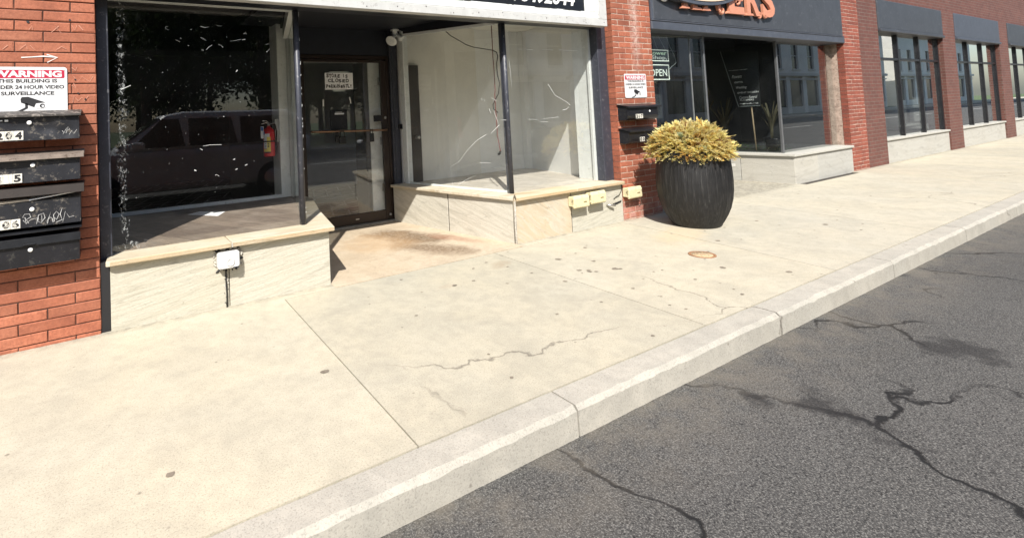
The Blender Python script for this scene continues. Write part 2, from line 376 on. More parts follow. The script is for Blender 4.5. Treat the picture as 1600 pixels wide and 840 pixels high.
def carpet_mat():
    m, nt, b, nd, lk = newmat('carpet')
    v0 = coords(nt)
    c = (.022, .023, .026)
    f = None
    for rot, sc, off in ((.35, 1.35, .3), (1.15, 1.1, .8), (2.2, 1.6, .1)):
        v = coords(nt, (1, 1, 1), (0, 0, rot))
        w = N(nt, 'ShaderNodeTexWave', wave_type='BANDS'); w.inputs['Scale'].default_value = sc; w.inputs['Distortion'].default_value = .0; w.inputs['Phase Offset'].default_value = off*6
        lk.new(v, w.inputs['Vector'])
        l = ramp(nt, w.outputs['Fac'], [(.955, g(0)), (.985, g(1))])
        br = ramp(nt, nz(nt, v, 1.7, 2, .5), [(.46, g(0)), (.5, g(1))])
        l = mixc(nt, 1.0, l, br, 'MULTIPLY'); f = l if f is None else mixc(nt, 1.0, f, l, 'LIGHTEN')
    c = mixc(nt, f, c, (.20, .21, .22))
    lk.new(c, b.inputs['Base Color']); b.inputs['Roughness'].default_value = .95
    bump(nt, b, nz(nt, v0, 300, 2, .5), .4, .004)
    return m

def tube_mat(name, col, e):
    m, nt, b, nd, lk = newmat(name); b.inputs['Base Color'].default_value = (*col, 1); b.inputs['Emission Color'].default_value = (*col, 1); b.inputs['Emission Strength'].default_value = e; return m
def leaf_mat(name):
    m, nt, b, nd, lk = newmat(name)
    a = N(nt, 'ShaderNodeAttribute', attribute_name='tint')
    c = mixc(nt, 1.0, a.outputs[0], ramp(nt, nz(nt, coords(nt), 14, 4, .6), [(.3, g(.75)), (.7, g(1))]), 'MULTIPLY')
    lk.new(c, b.inputs['Base Color']); b.inputs['Roughness'].default_value = .7
    t = N(nt, 'ShaderNodeBsdfTranslucent'); lk.new(c, t.inputs[0])
    mx = N(nt, 'ShaderNodeMixShader'); mx.inputs[0].default_value = .45
    lk.new(b.outputs[0], mx.inputs[1]); lk.new(t.outputs[0], mx.inputs[2]); lk.new(mx.outputs[0], nd['Material Output'].inputs[0])
    return m

navy = mat('navy_paint', (.038, .041, .054), .45, var=.18, bmp=.2, bscale=60, dirt=((.12, .12, .13), .12))
black_paint = mat('black_paint', (.012, .014, .020), .5, var=.25, bmp=.2, bscale=40)
white_trim = mat('white_trim', (.78, .81, .79), .55, var=.08, bmp=.2, bscale=45, dirt=((.62, .64, .61), .12))
white_wall = mat('white_wall', (.82, .83, .81), .7, var=.05, scale=3, bmp=.1)
cream_wall = mat('cream_wall', (.76, .75, .69), .7, var=.05, scale=2, bmp=.08)
fascia_white = mat('fascia_white', (.70, .71, .69), .5, var=.06, bmp=.1, dirt=((.5, .48, .44), .1))
fascia_grey = mat('fascia_grey', (.50, .50, .48), .5, var=.08, bmp=.1, dirt=((.33, .32, .3), .14))
sign_black = mat('sign_black', (.010, .011, .014), .35, var=.3, bmp=0)
letter_white = mat('letter_white', (.82, .82, .80), .5, var=.03, bmp=0)
ink_black = mat('ink_black', (.012, .012, .014), .6, var=.1, bmp=0)
bronze = mat('bronze_metal', (.028, .018, .014), .4, .3, var=.2, bmp=.1)
steel = mat('worn_steel', (.45, .44, .42), .35, .8, var=.15, bmp=.1)
brass = mat('tarnished_brass', (.24, .14, .085), .4, .6, var=.2, bmp=0)
mortar_red = mat('dark_mortar', (.060, .030, .022), .95, var=.3, bmp=.3)
mortar_pale = mat('pale_mortar', (.42, .32, .255), .95, var=.4, bmp=.4, scale=14, dirt=((.16, .08, .06), .25))
brick_left = brick_mat('long_brick', ((.315, .097, .052), (.385, .130, .070), (.435, .160, .090)))
brick_right = brick_mat('red_brick', ((.27, .079, .044), (.365, .114, .062), (.43, .148, .083)), True)
stone_left = stone_mat('sandstone_pale', (.49, .47, .40), (.46, .42, .33), (.31, .295, .245), (0, R(9), 0), (.9, 1, 8), .3, 3.6)
stone_side = stone_mat('sandstone_grey', (.51, .49, .43), (.45, .42, .35), (.31, .295, .25), (R(-17), 0, 0), (1, .9, 5), .3, 2.0)
stone_front = stone_mat('sandstone_amber', (.49, .46, .39), (.46, .385, .28), (.37, .325, .255), (0, R(-36), 0), (.9, 1, 4.0), .55, 2.0)
stone_sill = stone_mat('sandstone_sill', (.54, .50, .41), (.48, .37, .21), (.38, .31, .21), (0, 0, 0), (.6, 3, 3), .4, 2.4)
stone_edge = stone_mat('sandstone_weathered_edge', (.49, .42, .31), (.44, .33, .20), (.30, .235, .15), (0, 0, 0), (.7, 3, 6), .7, 3.0)
stone_grey = stone_mat('limestone_grey', (.42, .41, .37), (.40, .38, .33), (.30, .29, .26), (0, 0, 0), (1, 1, 3), .3, 2.0)
plank = plank_mat('vinyl_plank', ((.30, .235, .185), (.17, .13, .105), (.40, .34, .285)), R(62))
plank_pale = plank_mat('vinyl_plank_pale', ((.70, .64, .55), (.60, .54, .46), (.78, .73, .65)), R(62))
carpet = carpet_mat()
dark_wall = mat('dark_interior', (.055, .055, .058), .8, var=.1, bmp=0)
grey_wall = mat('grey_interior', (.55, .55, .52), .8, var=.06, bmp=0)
concrete = concrete_mat('pale_concrete', (.455, .425, .345), (.475, .43, .33), .5, ((3.0, -.42, .5, .17, .09, (.33, .27, .19), .7), (2.3, -.60, .1, .10, .05, (.38, .32, .24), .6), (5.1, -.75, .3, .5, .28, (.52, .41, .25), .55)))
entry_concrete = concrete_mat('tan_concrete', (.49, .395, .28), (.52, .445, .34), .5, ((2.90, 1.02, R(-60), .62, .30, (.13, .085, .05), 1.0), (2.86, .40, R(-52), .55, .24, (.17, .115, .07), .95), (3.25, .62, R(-65), .40, .12, (.30, .13, .08), .5), (2.55, .95, 0, .5, .5, (.44, .28, .14), .5)))
grout = mat('joint_grout', (.045, .038, .03), .95, var=.3, bmp=.2)
asphalt = concrete_mat('asphalt', (.085, .083, .079), (.105, .102, .097), .9)
def road_mat():
    m, nt, b, nd, lk = newmat('worn_asphalt'); v = coords(nt)
    c = ramp(nt, nz(nt, v, .5, 6, .65), [(.35, (.052, .051, .049)), (.65, (.078, .076, .072))])
    c = mixc(nt, ramp(nt, nz(nt, v, 160, 2, .6), [(.5, g(0)), (.62, g(.75))]), c, (.20, .195, .18))
    c = mixc(nt, ramp(nt, nz(nt, v, 110, 3, .6), [(.36, g(.9)), (.47, g(0))]), c, (.018, .018, .018))
    vo = N(nt, 'ShaderNodeTexVoronoi', feature='DISTANCE_TO_EDGE'); vo.inputs['Scale'].default_value = .75
    wv = N(nt, 'ShaderNodeVectorMath', operation='ADD'); lk.new(v, wv.inputs[0]); nn = N(nt, 'ShaderNodeTexNoise'); nn.inputs['Scale'].default_value = 2.2; nn.inputs['Detail'].default_value = 8; lk.new(v, nn.inputs['Vector'])
    sc_ = N(nt, 'ShaderNodeVectorMath', operation='SCALE'); sc_.inputs['Scale'].default_value = .55; lk.new(nn.outputs['Color'], sc_.inputs[0]); lk.new(sc_.outputs[0], wv.inputs[1]); lk.new(wv.outputs[0], vo.inputs['Vector'])
    crk = mixc(nt, 1.0, ramp(nt, vo.outputs['Distance'], [(.004, g(1)), (.012, g(0))]), ramp(nt, nz(nt, v, .8, 3, .5), [(.46, g(0)), (.54, g(1))]), 'MULTIPLY')
    c = mixc(nt, crk, c, (.012, .012, .012))
    sep = N(nt, 'ShaderNodeSeparateXYZ'); lk.new(v, sep.inputs[0])
    gut = math_(nt, 'MULTIPLY', math_(nt, 'ADD', sep.outputs[1], 2.75), 1.6, True)
    c = mixc(nt, math_(nt, 'MULTIPLY', gut, ramp(nt, nz(nt, v, 5, 8, .75), [(.4, g(.05)), (.62, g(.75))])), c, (.17, .15, .12))
    c = mixc(nt, ramp(nt, nz(nt, v, 1.3, 4, .6), [(.63, g(0)), (.68, g(.7))]), c, (.022, .021, .021))
    lk.new(c, b.inputs['Base Color']); b.inputs['Roughness'].default_value = .9; b.inputs['Specular IOR Level'].default_value = .3
    bump(nt, b, math_(nt, 'SUBTRACT', nz(nt, v, 140, 3, .7), math_(nt, 'MULTIPLY', crk, 2.0)), .6, .006); return m
asphalt = road_mat()
kerb_stone = concrete_mat('kerb_concrete', (.40, .38, .33), (.43, .40, .34), .5)
glass_front = glass_mat('window_glass', 2.0, .0035, scrape=.115)
glass_plain = glass_mat('clear_window_glass', 2.2, .07)
glass_door = glass_mat('door_glass', 3.0, .05)
glass_dark = glass_mat('tinted_shop_glass', 3.0, .012, tint=(.8, .84, .84))
clear = clear_mat('glass_inner_face')
fleck_white = mat('paint_fleck_and_streak', (.62, .63, .61), .7, var=.1, bmp=0)
black_metal = mat('black_metal', (.014, .014, .017), .35, .2, var=.3, bmp=.25, bscale=18, dirt=((.05, .048, .045), .18))
dusty_metal = mat('dusty_black_metal', (.016, .017, .021), .42, .1, var=.4, scale=6, bmp=.5, bscale=9, dirt=((.15, .135, .115), .26))
rust_lid = mat('dusty_lid', (.17, .135, .11), .8, .1, var=.3, scale=12, bmp=.2, dirt=((.08, .055, .04), .3))
brown_lid = mat('weathered_lid', (.018, .012, .009), .7, .1, var=.4, scale=10, bmp=.2)
paper = mat('paper', (.84, .85, .86), .8, var=.04, bmp=0)
tile_paper = mat('number_tile', (.66, .64, .57), .7, var=.08, bmp=0, dirt=((.38, .34, .28), .2))
sign_white = mat('sign_white', (.66, .66, .66), .35, var=.03, bmp=0)
sign_red = mat('sign_red', (.42, .022, .055), .35, var=.05, bmp=0)
yellow_box = mat('cream_yellow_paint', (.60, .535, .335), .5, var=.08, bmp=.15, dirt=((.5, .4, .2), .1))
white_box = mat('white_plastic', (.56, .56, .55), .5, var=.08, bmp=.15, dirt=((.45, .43, .4), .12))
caulk = mat('old_caulk', (.45, .42, .36), .9, var=.35, scale=40, bmp=.8, bscale=90, dirt=((.06, .05, .045), .35))
rubber = mat('black_rubber', (.012, .012, .012), .7, var=.2, bmp=0)
red_paint = mat('extinguisher_red', (.55, .008, .014), .3, var=.08, bmp=0)
label_yellow = mat('label_yellow', (.75, .62, .12), .5, var=.05, bmp=0)
label_white = mat('label_white', (.66, .68, .70), .5, var=.08, bmp=0)
label_blue = mat('label_blue', (.04, .12, .36), .5, var=.05, bmp=0)
red_wire = mat('red_wire', (.16, .035, .03), .6, var=.15, bmp=0)
charcoal = mat('charcoal_paint', (.048, .052, .060), .5, var=.15, scale=4, bmp=.2, bscale=30, dirt=((.075, .08, .09), .2))
charcoal_trim = mat('charcoal_trim', (.062, .070, .088), .5, var=.15, scale=6, bmp=.2, bscale=30, dirt=((.10, .105, .12), .15))
copper = mat('salmon_paint', (.56, .235, .145), .5, var=.1, bmp=0)
copper_edge = mat('salmon_edge', (.30, .085, .05), .55, var=.1, bmp=0)
cream_paint = mat('cream_paint', (.66, .50, .36), .5, var=.06, bmp=0)
neon_tube = tube_mat('pale_tube_added_glow', (.80, .86, .74), .28)  # weak glow added so sign tubes and letters show in the dim window
neon_panel = mat('sign_panel_dark', (.014, .035, .025), .4, var=.2, bmp=0)
rust = mat('rusty_iron', (.30, .15, .075), .85, .2, var=.4, scale=60, bmp=.6, dirt=((.36, .27, .16), .3))
leafm = leaf_mat('scale_leaf')

# ------------------------------------------------------------------ scratches, paint flecks, white streaks, loose wires (world coordinates)
FLECKS_LEFT=[[(.439,.19,2.079),(.419,.19,2.072),(.419,.19,2.06),(.441,.19,2.051)],[(.594,.19,2.062),(.603,.19,2.063)],[(.484,.19,1.979),(.499,.19,1.974),(.518,.19,1.963)],[(.521,.19,1.993),(.528,.19,1.99)],[(.572,.19,1.938),(.581,.19,1.938)],[(.669,.19,2.004),(.698,.19,1.987)],[(.677,.19,1.907),(.688,.19,1.905)],[(.115,.19,1.609),(.177,.19,1.638)],[(.668,.19,2.09),(.701,.19,2.082),(.73,.19,2.088)],[(.788,.19,2.105),(.802,.19,2.099),(.832,.19,2.101)],[(.672,.19,2.005),(.684,.19,1.994),(.709,.19,1.981)],[(.89,.19,1.983),(.932,.19,1.989),(.975,.19,2.0)],[(.983,.19,1.996),(1.009,.19,2.002)],[(.997,.19,2.044),(1.01,.19,2.054),(1.021,.19,2.044)],[(.799,.19,1.952),(.817,.19,1.949),(.833,.19,1.931)],[(.707,.19,1.91),(.725,.19,1.93),(.751,.19,1.947)],[(.675,.19,1.907),(.688,.19,1.904)],[(.927,.19,1.738),(.939,.19,1.754)],[(1.171,.19,1.964),(1.201,.19,1.969)],[(1.126,.19,2.154),(1.137,.19,2.152)],[(1.179,.19,1.903),(1.207,.19,1.929)],[(.858,.19,2.015),(.868,.19,2.014)],[(.639,.19,1.154),(.658,.19,1.141)],[(.881,.19,1.05),(.898,.19,1.053)],[(.746,.19,.942),(.758,.19,.945),(.774,.19,.931)],[(.973,.19,.997),(.993,.19,1.004)],[(.898,.19,.97),(.914,.19,.976)],[(.594,.19,.995),(.609,.19,.988)],[(.818,.19,1.39),(.827,.19,1.389)],[(.661,.19,1.17),(.713,.19,1.176),(.799,.19,1.172)]]
FLECKS_SIDE=[[(3.559,.95,.473),(3.554,.971,.584),(3.552,.978,.71),(3.583,.846,.782),(3.613,.72,.917),(3.645,.582,1.026),(3.674,.459,1.087)],[(3.689,.396,1.101),(3.698,.358,1.131),(3.716,.282,1.192)],[(3.577,.873,.516),(3.606,.75,.582),(3.636,.624,.633)],[(3.523,1.105,1.47),(3.507,1.173,1.41),(3.493,1.23,1.345)],[(3.507,1.172,.725),(3.497,1.215,.627)],[(3.687,.405,1.369),(3.692,.382,1.318)],[(3.701,.344,1.341),(3.708,.317,1.261),(3.714,.29,1.192)],[(3.696,.365,1.487),(3.712,.299,1.444)],[(3.665,.498,1.483),(3.668,.485,1.474)],[(3.676,.451,1.475),(3.674,.461,1.45)],[(3.65,.563,.778),(3.684,.416,.778)],[(3.681,.432,2.045),(3.688,.4,2.072),(3.696,.367,2.078)],[(3.693,.378,1.846),(3.691,.387,1.76)],[(3.687,.403,2.024),(3.688,.398,1.998)],[(3.662,.512,2.271),(3.672,.47,2.25)]]
FLECKS_FRONT=[[(3.896,.19,1.997),(4.165,.19,1.998)],[(4.282,.19,2.004),(4.483,.19,2.002)],[(4.578,.19,2.006),(4.889,.19,2.003)],[(3.811,.19,1.865),(3.819,.19,1.755),(3.827,.19,1.587)],[(4.332,.19,1.585),(4.374,.19,1.613),(4.471,.19,1.489),(4.661,.19,1.404),(4.705,.19,1.371)],[(4.688,.19,1.352),(4.633,.19,1.324),(4.58,.19,1.319)],[(4.029,.19,1.236),(4.172,.19,1.226)],[(4.26,.19,1.231),(4.38,.19,1.236),(4.506,.19,1.241)],[(4.222,.19,1.2),(4.336,.19,1.195)],[(3.638,.19,1.244),(3.744,.19,1.24)]]  # first three are long level white streaks on the pane
BLACK_CABLE=[[(3.621,1.068,2.347),(3.643,.976,2.262),(3.674,.848,2.182),(3.695,.76,2.125),(3.72,.655,2.08),(3.757,.501,2.038),(3.78,.402,2.011),(3.792,.355,1.983),(3.794,.344,1.939),(3.79,.363,1.857),(3.79,.362,1.744),(3.795,.34,1.643),(3.791,.359,1.532),(3.78,.404,1.465),(3.772,.437,1.41),(3.773,.434,1.367),(3.786,.38,1.323)]]
RED_CABLE=[[(3.78,.405,2.289),(3.78,.404,2.118),(3.779,.406,1.947),(3.781,.401,1.776),(3.781,.4,1.577),(3.779,.408,1.521),(3.779,.407,1.366),(3.78,.402,1.225),(3.78,.403,1.084),(3.784,.386,.972),(3.787,.374,.903),(3.784,.389,.874)]]
SCRAWL=[[(-.431,-.134,.809),(-.416,-.134,.784),(-.421,-.134,.823),(-.434,-.134,.825),(-.424,-.134,.843),(-.399,-.134,.842),(-.393,-.134,.823),(-.415,-.134,.811),(-.403,-.134,.786)],[(-.415,-.134,.788),(-.393,-.134,.808),(-.355,-.134,.814)],[(-.365,-.134,.777),(-.354,-.134,.83),(-.328,-.134,.838),(-.321,-.134,.81),(-.342,-.134,.782),(-.358,-.134,.792),(-.355,-.134,.814)],[(-.338,-.134,.828),(-.337,-.134,.793)],[(-.31,-.134,.773),(-.292,-.134,.845),(-.313,-.134,.778),(-.293,-.134,.81),(-.283,-.134,.797),(-.28,-.134,.777)],[(-.273,-.134,.78),(-.278,-.134,.82),(-.263,-.134,.841),(-.248,-.134,.822),(-.263,-.134,.79),(-.273,-.134,.803)],[(-.264,-.134,.775),(-.223,-.134,.789)],[(-.232,-.134,.857),(-.243,-.134,.823),(-.23,-.134,.77),(-.216,-.134,.835),(-.196,-.134,.797),(-.169,-.134,.801)]]
CHALK_ARROW=[[(-.444,-.002,1.805),(-.388,-.002,1.809),(-.327,-.002,1.815),(-.258,-.002,1.809)],[(-.309,-.002,1.826),(-.251,-.002,1.809),(-.307,-.002,1.776)]]
CHALK_SCRATCH=[[(-.402,-.002,1.982),(-.385,-.002,2.011),(-.382,-.002,1.982)],[(-.262,-.002,2.009),(-.227,-.002,1.968)],[(-.283,-.002,1.97),(-.241,-.002,2.014)],[(-.17,-.002,2.026),(-.152,-.002,1.989),(-.141,-.002,2.023)],[(-.13,-.002,2.024),(-.105,-.002,1.992)],[(-.538,-.002,1.855),(-.512,-.002,1.88)],[(-.454,-.002,1.854),(-.42,-.002,1.887),(-.411,-.002,1.859)],[(-.397,-.002,1.884),(-.374,-.002,1.854)],[(-.257,-.002,1.859),(-.229,-.002,1.88),(-.201,-.002,1.864)],[(-.174,-.002,1.743),(-.153,-.002,1.724),(-.145,-.002,1.747)],[(-.164,-.002,1.684),(-.14,-.002,1.65),(-.117,-.002,1.684),(-.074,-.002,1.65),(-.055,-.002,1.684)],[(-.165,-.002,1.642),(-.151,-.002,1.608),(-.176,-.002,1.625)],[(-.171,-.002,1.516),(-.166,-.002,1.558),(-.142,-.002,1.524),(-.12,-.002,1.548),(-.106,-.002,1.523),(-.083,-.002,1.556)]]
SCRATCH_TAG=[[(-.225,-.134,1.335),(-.215,-.134,1.319),(-.222,-.134,1.311),(-.201,-.134,1.35)],[(-.205,-.134,1.318),(-.194,-.134,1.358),(-.185,-.134,1.341),(-.198,-.134,1.334)],[(-.188,-.134,1.309),(-.174,-.134,1.333),(-.164,-.134,1.312),(-.147,-.134,1.339)]]

# ------------------------------------------------------------------ ground
def clipy(xa, xb, ya, yb):   # slab corner list, xa/xb = functions of y
    return [(xa(yb), yb), (xb(yb), yb), (xb(ya), ya), (xa(ya), ya)]
J = [lambda y: -60+0*y, lambda y: -2.9+.04*y, lambda y: -.85+.04*y, lambda y: 1.17+.04*y, lambda y: 3.217+.040*y, lambda y: 5.208+.145*y, lambda y: 7.3+.13*y, lambda y: 9.4+.12*y, lambda y: 11.5+.1*y, lambda y: 13.6+.1*y, lambda y: 15.7+.1*y, lambda y: 17.8+.1*y, lambda y: 20+.1*y, lambda y: 60+0*y]
mb = MB(); G = .0035
for i in range(len(J)-1):
    a, b = J[i], J[i+1]
    y1 = .03
    if i in (3, 4): y1 = -.110
    if i in (6, 7): y1 = -.125
    mb.prism(clipy(lambda y, a=a: a(y)+G, lambda y, b=b: b(y)-G, -2.075, y1)[::1] if False else [(a(-2.075)+G, -2.075), (b(-2.075)-G, -2.075), (b(y1)-G, y1), (a(y1)+G, y1)], -.012, 0, 0, ((1, 1, 1), (.97, .97, .96), (1.03, 1.02, 1.0), (.95, .95, .94), (1.02, 1.015, 1.0), (.985, .99, 1.0), (1.03, 1.03, 1.03))[i % 7])
mb.prism([(1.0, -.101), (1.59, -.101), (1.59, .03), (1.0, .03)], -.012, -.0005); mb.prism([(3.595, -.101), (5.21, -.101), (5.21, .03), (3.595, .03)], -.012, -.0005)
mb.prism([(7.3, -.118), (9.5, -.118), (9.5, 1.9), (7.3, 1.9)], -.012, -.0005)
mb.box(-60, 60, -2.08, 2, -.10, -.012, 1)
# chewing gum and oil spots pressed into the walk
rs = random.Random(3)
for (x, y, r_) in [(3.515, -.613, .028), (3.702, -.834, .022), (3.656, -1.076, .028), (3.465, -.973, .018), (3.44, -1.0, .02), (3.48, -1.03, .016), (3.40, -.93, .02), (3.691, -1.10, .016), (4.335, -1.555, .024), (5.145, -1.092, .022), (2.75, -.37, .013), (2.36, -.62, .02), (2.55, -.62, .015), (2.95, -.30, .014), (2.1, -.25, .012), (3.05, -.75, .013), (4.0, -.5, .018), (4.6, -1.9, .02), (6.3, -.9, .02), (6.6, -1.4, .024), (3.1, -1.05, .017), (1.0, -1.3, .025), (.2, -1.7, .02)] + [(rs.uniform(1.6, 9), rs.uniform(-2.0, -.15), rs.uniform(.005, .013)) for _ in range(70)]:
    n = 9; pts = [(x+r_*rs.uniform(.6, 1.2)*math.cos(k*2*math.pi/n)*1.25, y+r_*rs.uniform(.6, 1.2)*math.sin(k*2*math.pi/n), .0022) for k in range(n)]
    mb.add(pts, [tuple(range(n))], 2)
gum = mat('trodden_gum', (.20, .17, .13), .8, var=.4, bmp=0)
tag(mb.build('sidewalk', [concrete, grout, gum]), kind='structure')
mb = MB(); mb.prism([(1.59, -.098), (3.595, -.098), (3.595, 0), (3.25, 1.83), (1.9, 1.83), (1.59, 0)], -.012, .0015)
mb.box(1.0, 3.7, -.105, 2, -.09, -.0125, 1)
tag(mb.build('entry_floor', [entry_concrete, grout]), kind='structure')
mb = MB()
rk = random.Random(12)
for k in range(-26, 34):
    n_ = 24; vs = []; x0, x1 = k*1.83+.005, k*1.83+1.825
    for i in range(n_+1):
        x = x0+(x1-x0)*i/n_; c0 = .016+(.014*rk.random()**4); c1 = .012+(.018*rk.random()**4)
        for y, z in ((-2.083, -.3), (-2.083, -.003), (-2.088, .001), (-2.235+c0, .001), (-2.235, -.012-c1*.6), (-2.243, -.3)): vs.append((x, y+rk.uniform(-.0015, .0015), z+rk.uniform(-.0012, .0012)))
    fs = [tuple(range(6))[::-1], tuple(n_*6+j for j in range(6))]+[(i*6+j, i*6+(j+1) % 6, (i+1)*6+(j+1) % 6, (i+1)*6+j) for i in range(n_) for j in range(6)]
    mb.add(vs, fs)
tag(mb.build('kerb', kerb_stone), kind='structure')
mb = MB(); mb.quad((-150, -14.2, -.13), (150, -14.2, -.13), (150, -2.15, -.13), (-150, -2.15, -.13)); tag(mb.build('road', asphalt), kind='structure')
lane_white = mat('road_paint', (.62, .61, .58), .8, var=.15, bmp=0, dirt=((.2, .2, .19), .3))
mb = MB()
for k in range(-12, 14): mb.quad((k*6, -8.45, -.126), (k*6+3, -8.45, -.126), (k*6+3, -8.35, -.126), (k*6, -8.35, -.126))
tag(mb.build('lane_marking', lane_white), kind='structure')
mb = MB(); mb.box(-150, 150, -17, -14.2, -.3, 0); tag(mb.build('far_sidewalk', concrete), kind='structure')
lawn = mat('lawn', (.07, .10, .035), .95, var=.3, scale=3, bmp=.5, bscale=60)
mb = MB(); mb.quad((-200, -200, -.02), (200, -200, -.02), (200, -17, -.02), (-200, -17, -.02)); tag(mb.build('park_ground', lawn), kind='structure')
mb = MB(); mb.quad((-200, 14, -.15), (200, 14, -.15), (200, 200, -.15), (-200, 200, -.15)); tag(mb.build('back_ground', lawn), kind='structure')

# ------------------------------------------------------------------ the vacant shop
shop = thing('vacant_shop', 'closed red brick shop with two bare display windows either side of a recessed glass door', 'shop')
ZS = .467
def brick_run(mb, x0, x1, y0, y1, z0, z1, pitch, zref, length, gap, xref, rng, xlo=None, colspread=.16, cham=.003, skip=None):
    """courses of bricks facing -Y; joints at xref + k*length, every second course shifted by half"""
    k0 = math.floor((z0-zref)/pitch); k = k0
    while zref + k*pitch < z1:
        zb, zt = zref+k*pitch+gap/2, zref+(k+1)*pitch-gap/2
        xs = [x0]; j = xref + (length/2 if k % 2 else 0); j += math.ceil((x0+.03-j)/length)*length
        while j < x1-.03: xs.append(j); j += length
        xs.append(x1)
        for a, b in zip(xs, xs[1:]):
            t = 1+rng.uniform(-colspread, colspread*.7); h = rng.uniform(-.03, .03)
            dy = rng.uniform(-.0012, .0018); c = cham*rng.uniform(.7, 1.5)
            w = lambda: rng.uniform(-.0012, .0012)
            xa = a + (gap/2 if a > x0 else 0); xb = b - (gap/2 if b < x1 else 0)
            P = [(xa+w(), y0+dy+c, zb+w()), (xb+w(), y0+dy+c, zb+w()), (xb, y1, zb), (xa, y1, zb), (xa+w(), y0+dy+c, zt+w()), (xb+w(), y0+dy+c, zt+w()), (xb, y1, zt), (xa, y1, zt)]
            ch = lambda: c*(1 if rng.random() < .8 else rng.uniform(1.5, 3.2))
            fr = [(xa+ch(), y0+dy, zb+ch()), (xb-ch(), y0+dy, zb+ch()), (xb-ch(), y0+dy, zt-ch()), (xa+ch(), y0+dy, zt-ch())]
            mb.add(P+fr, [(8, 9, 10, 11), (0, 1, 9, 8), (1, 5, 10, 9), (5, 4, 11, 10), (4, 0, 8, 11), (1, 2, 6, 5), (4, 5, 6, 7), (0, 4, 7, 3), (3, 2, 1, 0)], 0, (t, t*(1+h), t*(1+h*1.5)))
        k += 1
# left pier of long bricks
rng = random.Random(11); mb = MB()
brick_run(mb, -1.5, -.036, 0, .10, -.05, 2.85, .0673, 2.109, .302, .006, -.176, rng, colspread=.16, cham=.0033)
mb.box(-1.5, -.0375, .006, .2, -.1, 2.85, 1)
n3 = (0, -1, 0)
chalk = mat('chalk', (.54, .27, .19), .9, var=.2, bmp=0); chalk_white = mat('chalk_white', (.80, .76, .72), .9, var=.1, bmp=0)
for l in CHALK_ARROW: stroke(mb, [(x, -.0032, z) for x, y, z in l], .007, n3, 3, .4)
for l in CHALK_SCRATCH: stroke(mb, [(x, -.0032, z) for x, y, z in l], .0032, n3, 2, .5)
for (x, z, s) in [(-.180, 2.055, .010), (-.405, 2.032, .012), (-.14, 1.575, .008), (-.10, 1.535, .008), (-.155, 1.665, .007)]:
    pts = [(x+s*rng.uniform(.5, 1.1)*math.cos(k*.785), -.0034, z+s*rng.uniform(.4, .9)*math.sin(k*.785)) for k in range(8)]
    mb.add(pts, [tuple(range(7, -1, -1))], 4)
pier = mb.build('brick_pier', [brick_left, mortar_red, chalk, chalk_white, ink_black], shop)
# right pier of standard bricks with pale joints, its left return in view
mb = MB(); rng = random.Random(5)
brick_run(mb, 5.28, 6.02, 0, .102, -.05, 2.85, .0672, .012, .222, .0065, 5.28+.11, rng, colspread=.2, cham=.0035)
brick_run(mb, 5.30, 6.00, .104, .28, -.05, 2.85, .0672, .012, .222, .008, 5.3, rng)
mb.box(5.2845, 6.016, .0035, .26, -.1, 2.85, 1)
mb.build('brick_pier', [brick_right, mortar_pale], shop)
# upper wall, shell
wall_red = brick_wall_mat('upper_brick', (.38, .11, .06), (.30, .085, .05), (.34, .26, .2)); wall_dark = brick_wall_mat('dark_brick', (.15, .055, .04), (.11, .042, .032), (.16, .13, .11))
mb = MB(); mb.box(-1.5, 6.02, .02, .3, 2.86, 6.2); mb.build('upper_wall', wall_red, shop)
mb = MB(); mb.box(-1.5, -1.3, .3, 13, -.1, 6.2); mb.box(6.05, 6.15, .3, 13, -.1, 6.2); mb.box(-1.5, 6.15, 13, 13.2, -.1, 6.2); mb.build('side_wall', dark_wall, shop)
mb = MB()
for x0, x1, y0, y1 in ((-1.5, 6.15, .02, 2.2), (-1.5, 6.15, 5.4, 13.2), (-1.5, 2.2, 2.2, 5.4), (5.6, 6.15, 2.2, 5.4)): mb.box(x0, x1, y0, y1, 6.2, 6.35)  # opening left in the roof is an added light well for the hall
mb.build('roof', charcoal, shop)
# interior room
mb = MB(); mb.quad((-1.3, 1.86, .004), (6.0, 1.86, .004), (6.0, 12.9, .004), (-1.3, 12.9, .004)); mb.build('carpet', carpet, shop)
mb = MB(); mb.box(-1.3, 6.04, 9.0, 9.1, 0, 3); mb.box(-1.3, -1.25, .3, 9, 0, 3)
mb.box(1.98, 2.03, 2.06, 5.5, 0, 3.0)
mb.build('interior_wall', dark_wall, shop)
mb = MB(); mb.box(2.03, 5.6, 5.4, 5.5, 0, 3); mb.box(5.6, 5.7, 1.9, 5.5, 0, 3); mb.build('hall_wall', grey_wall, shop)
mb = MB()
for x0, x1, y0, y1 in ((-1.3, 6.04, .3, 2.4), (-1.3, 6.04, 4.5, 9.1), (-1.3, 2.5, 2.4, 4.5), (5.4, 6.04, 2.4, 4.5)): mb.box(x0, x1, y0, y1, 3.0, 3.1)  # ceiling opening under the added light well, brightens the hall
mb.build('ceiling', dark_wall, shop)

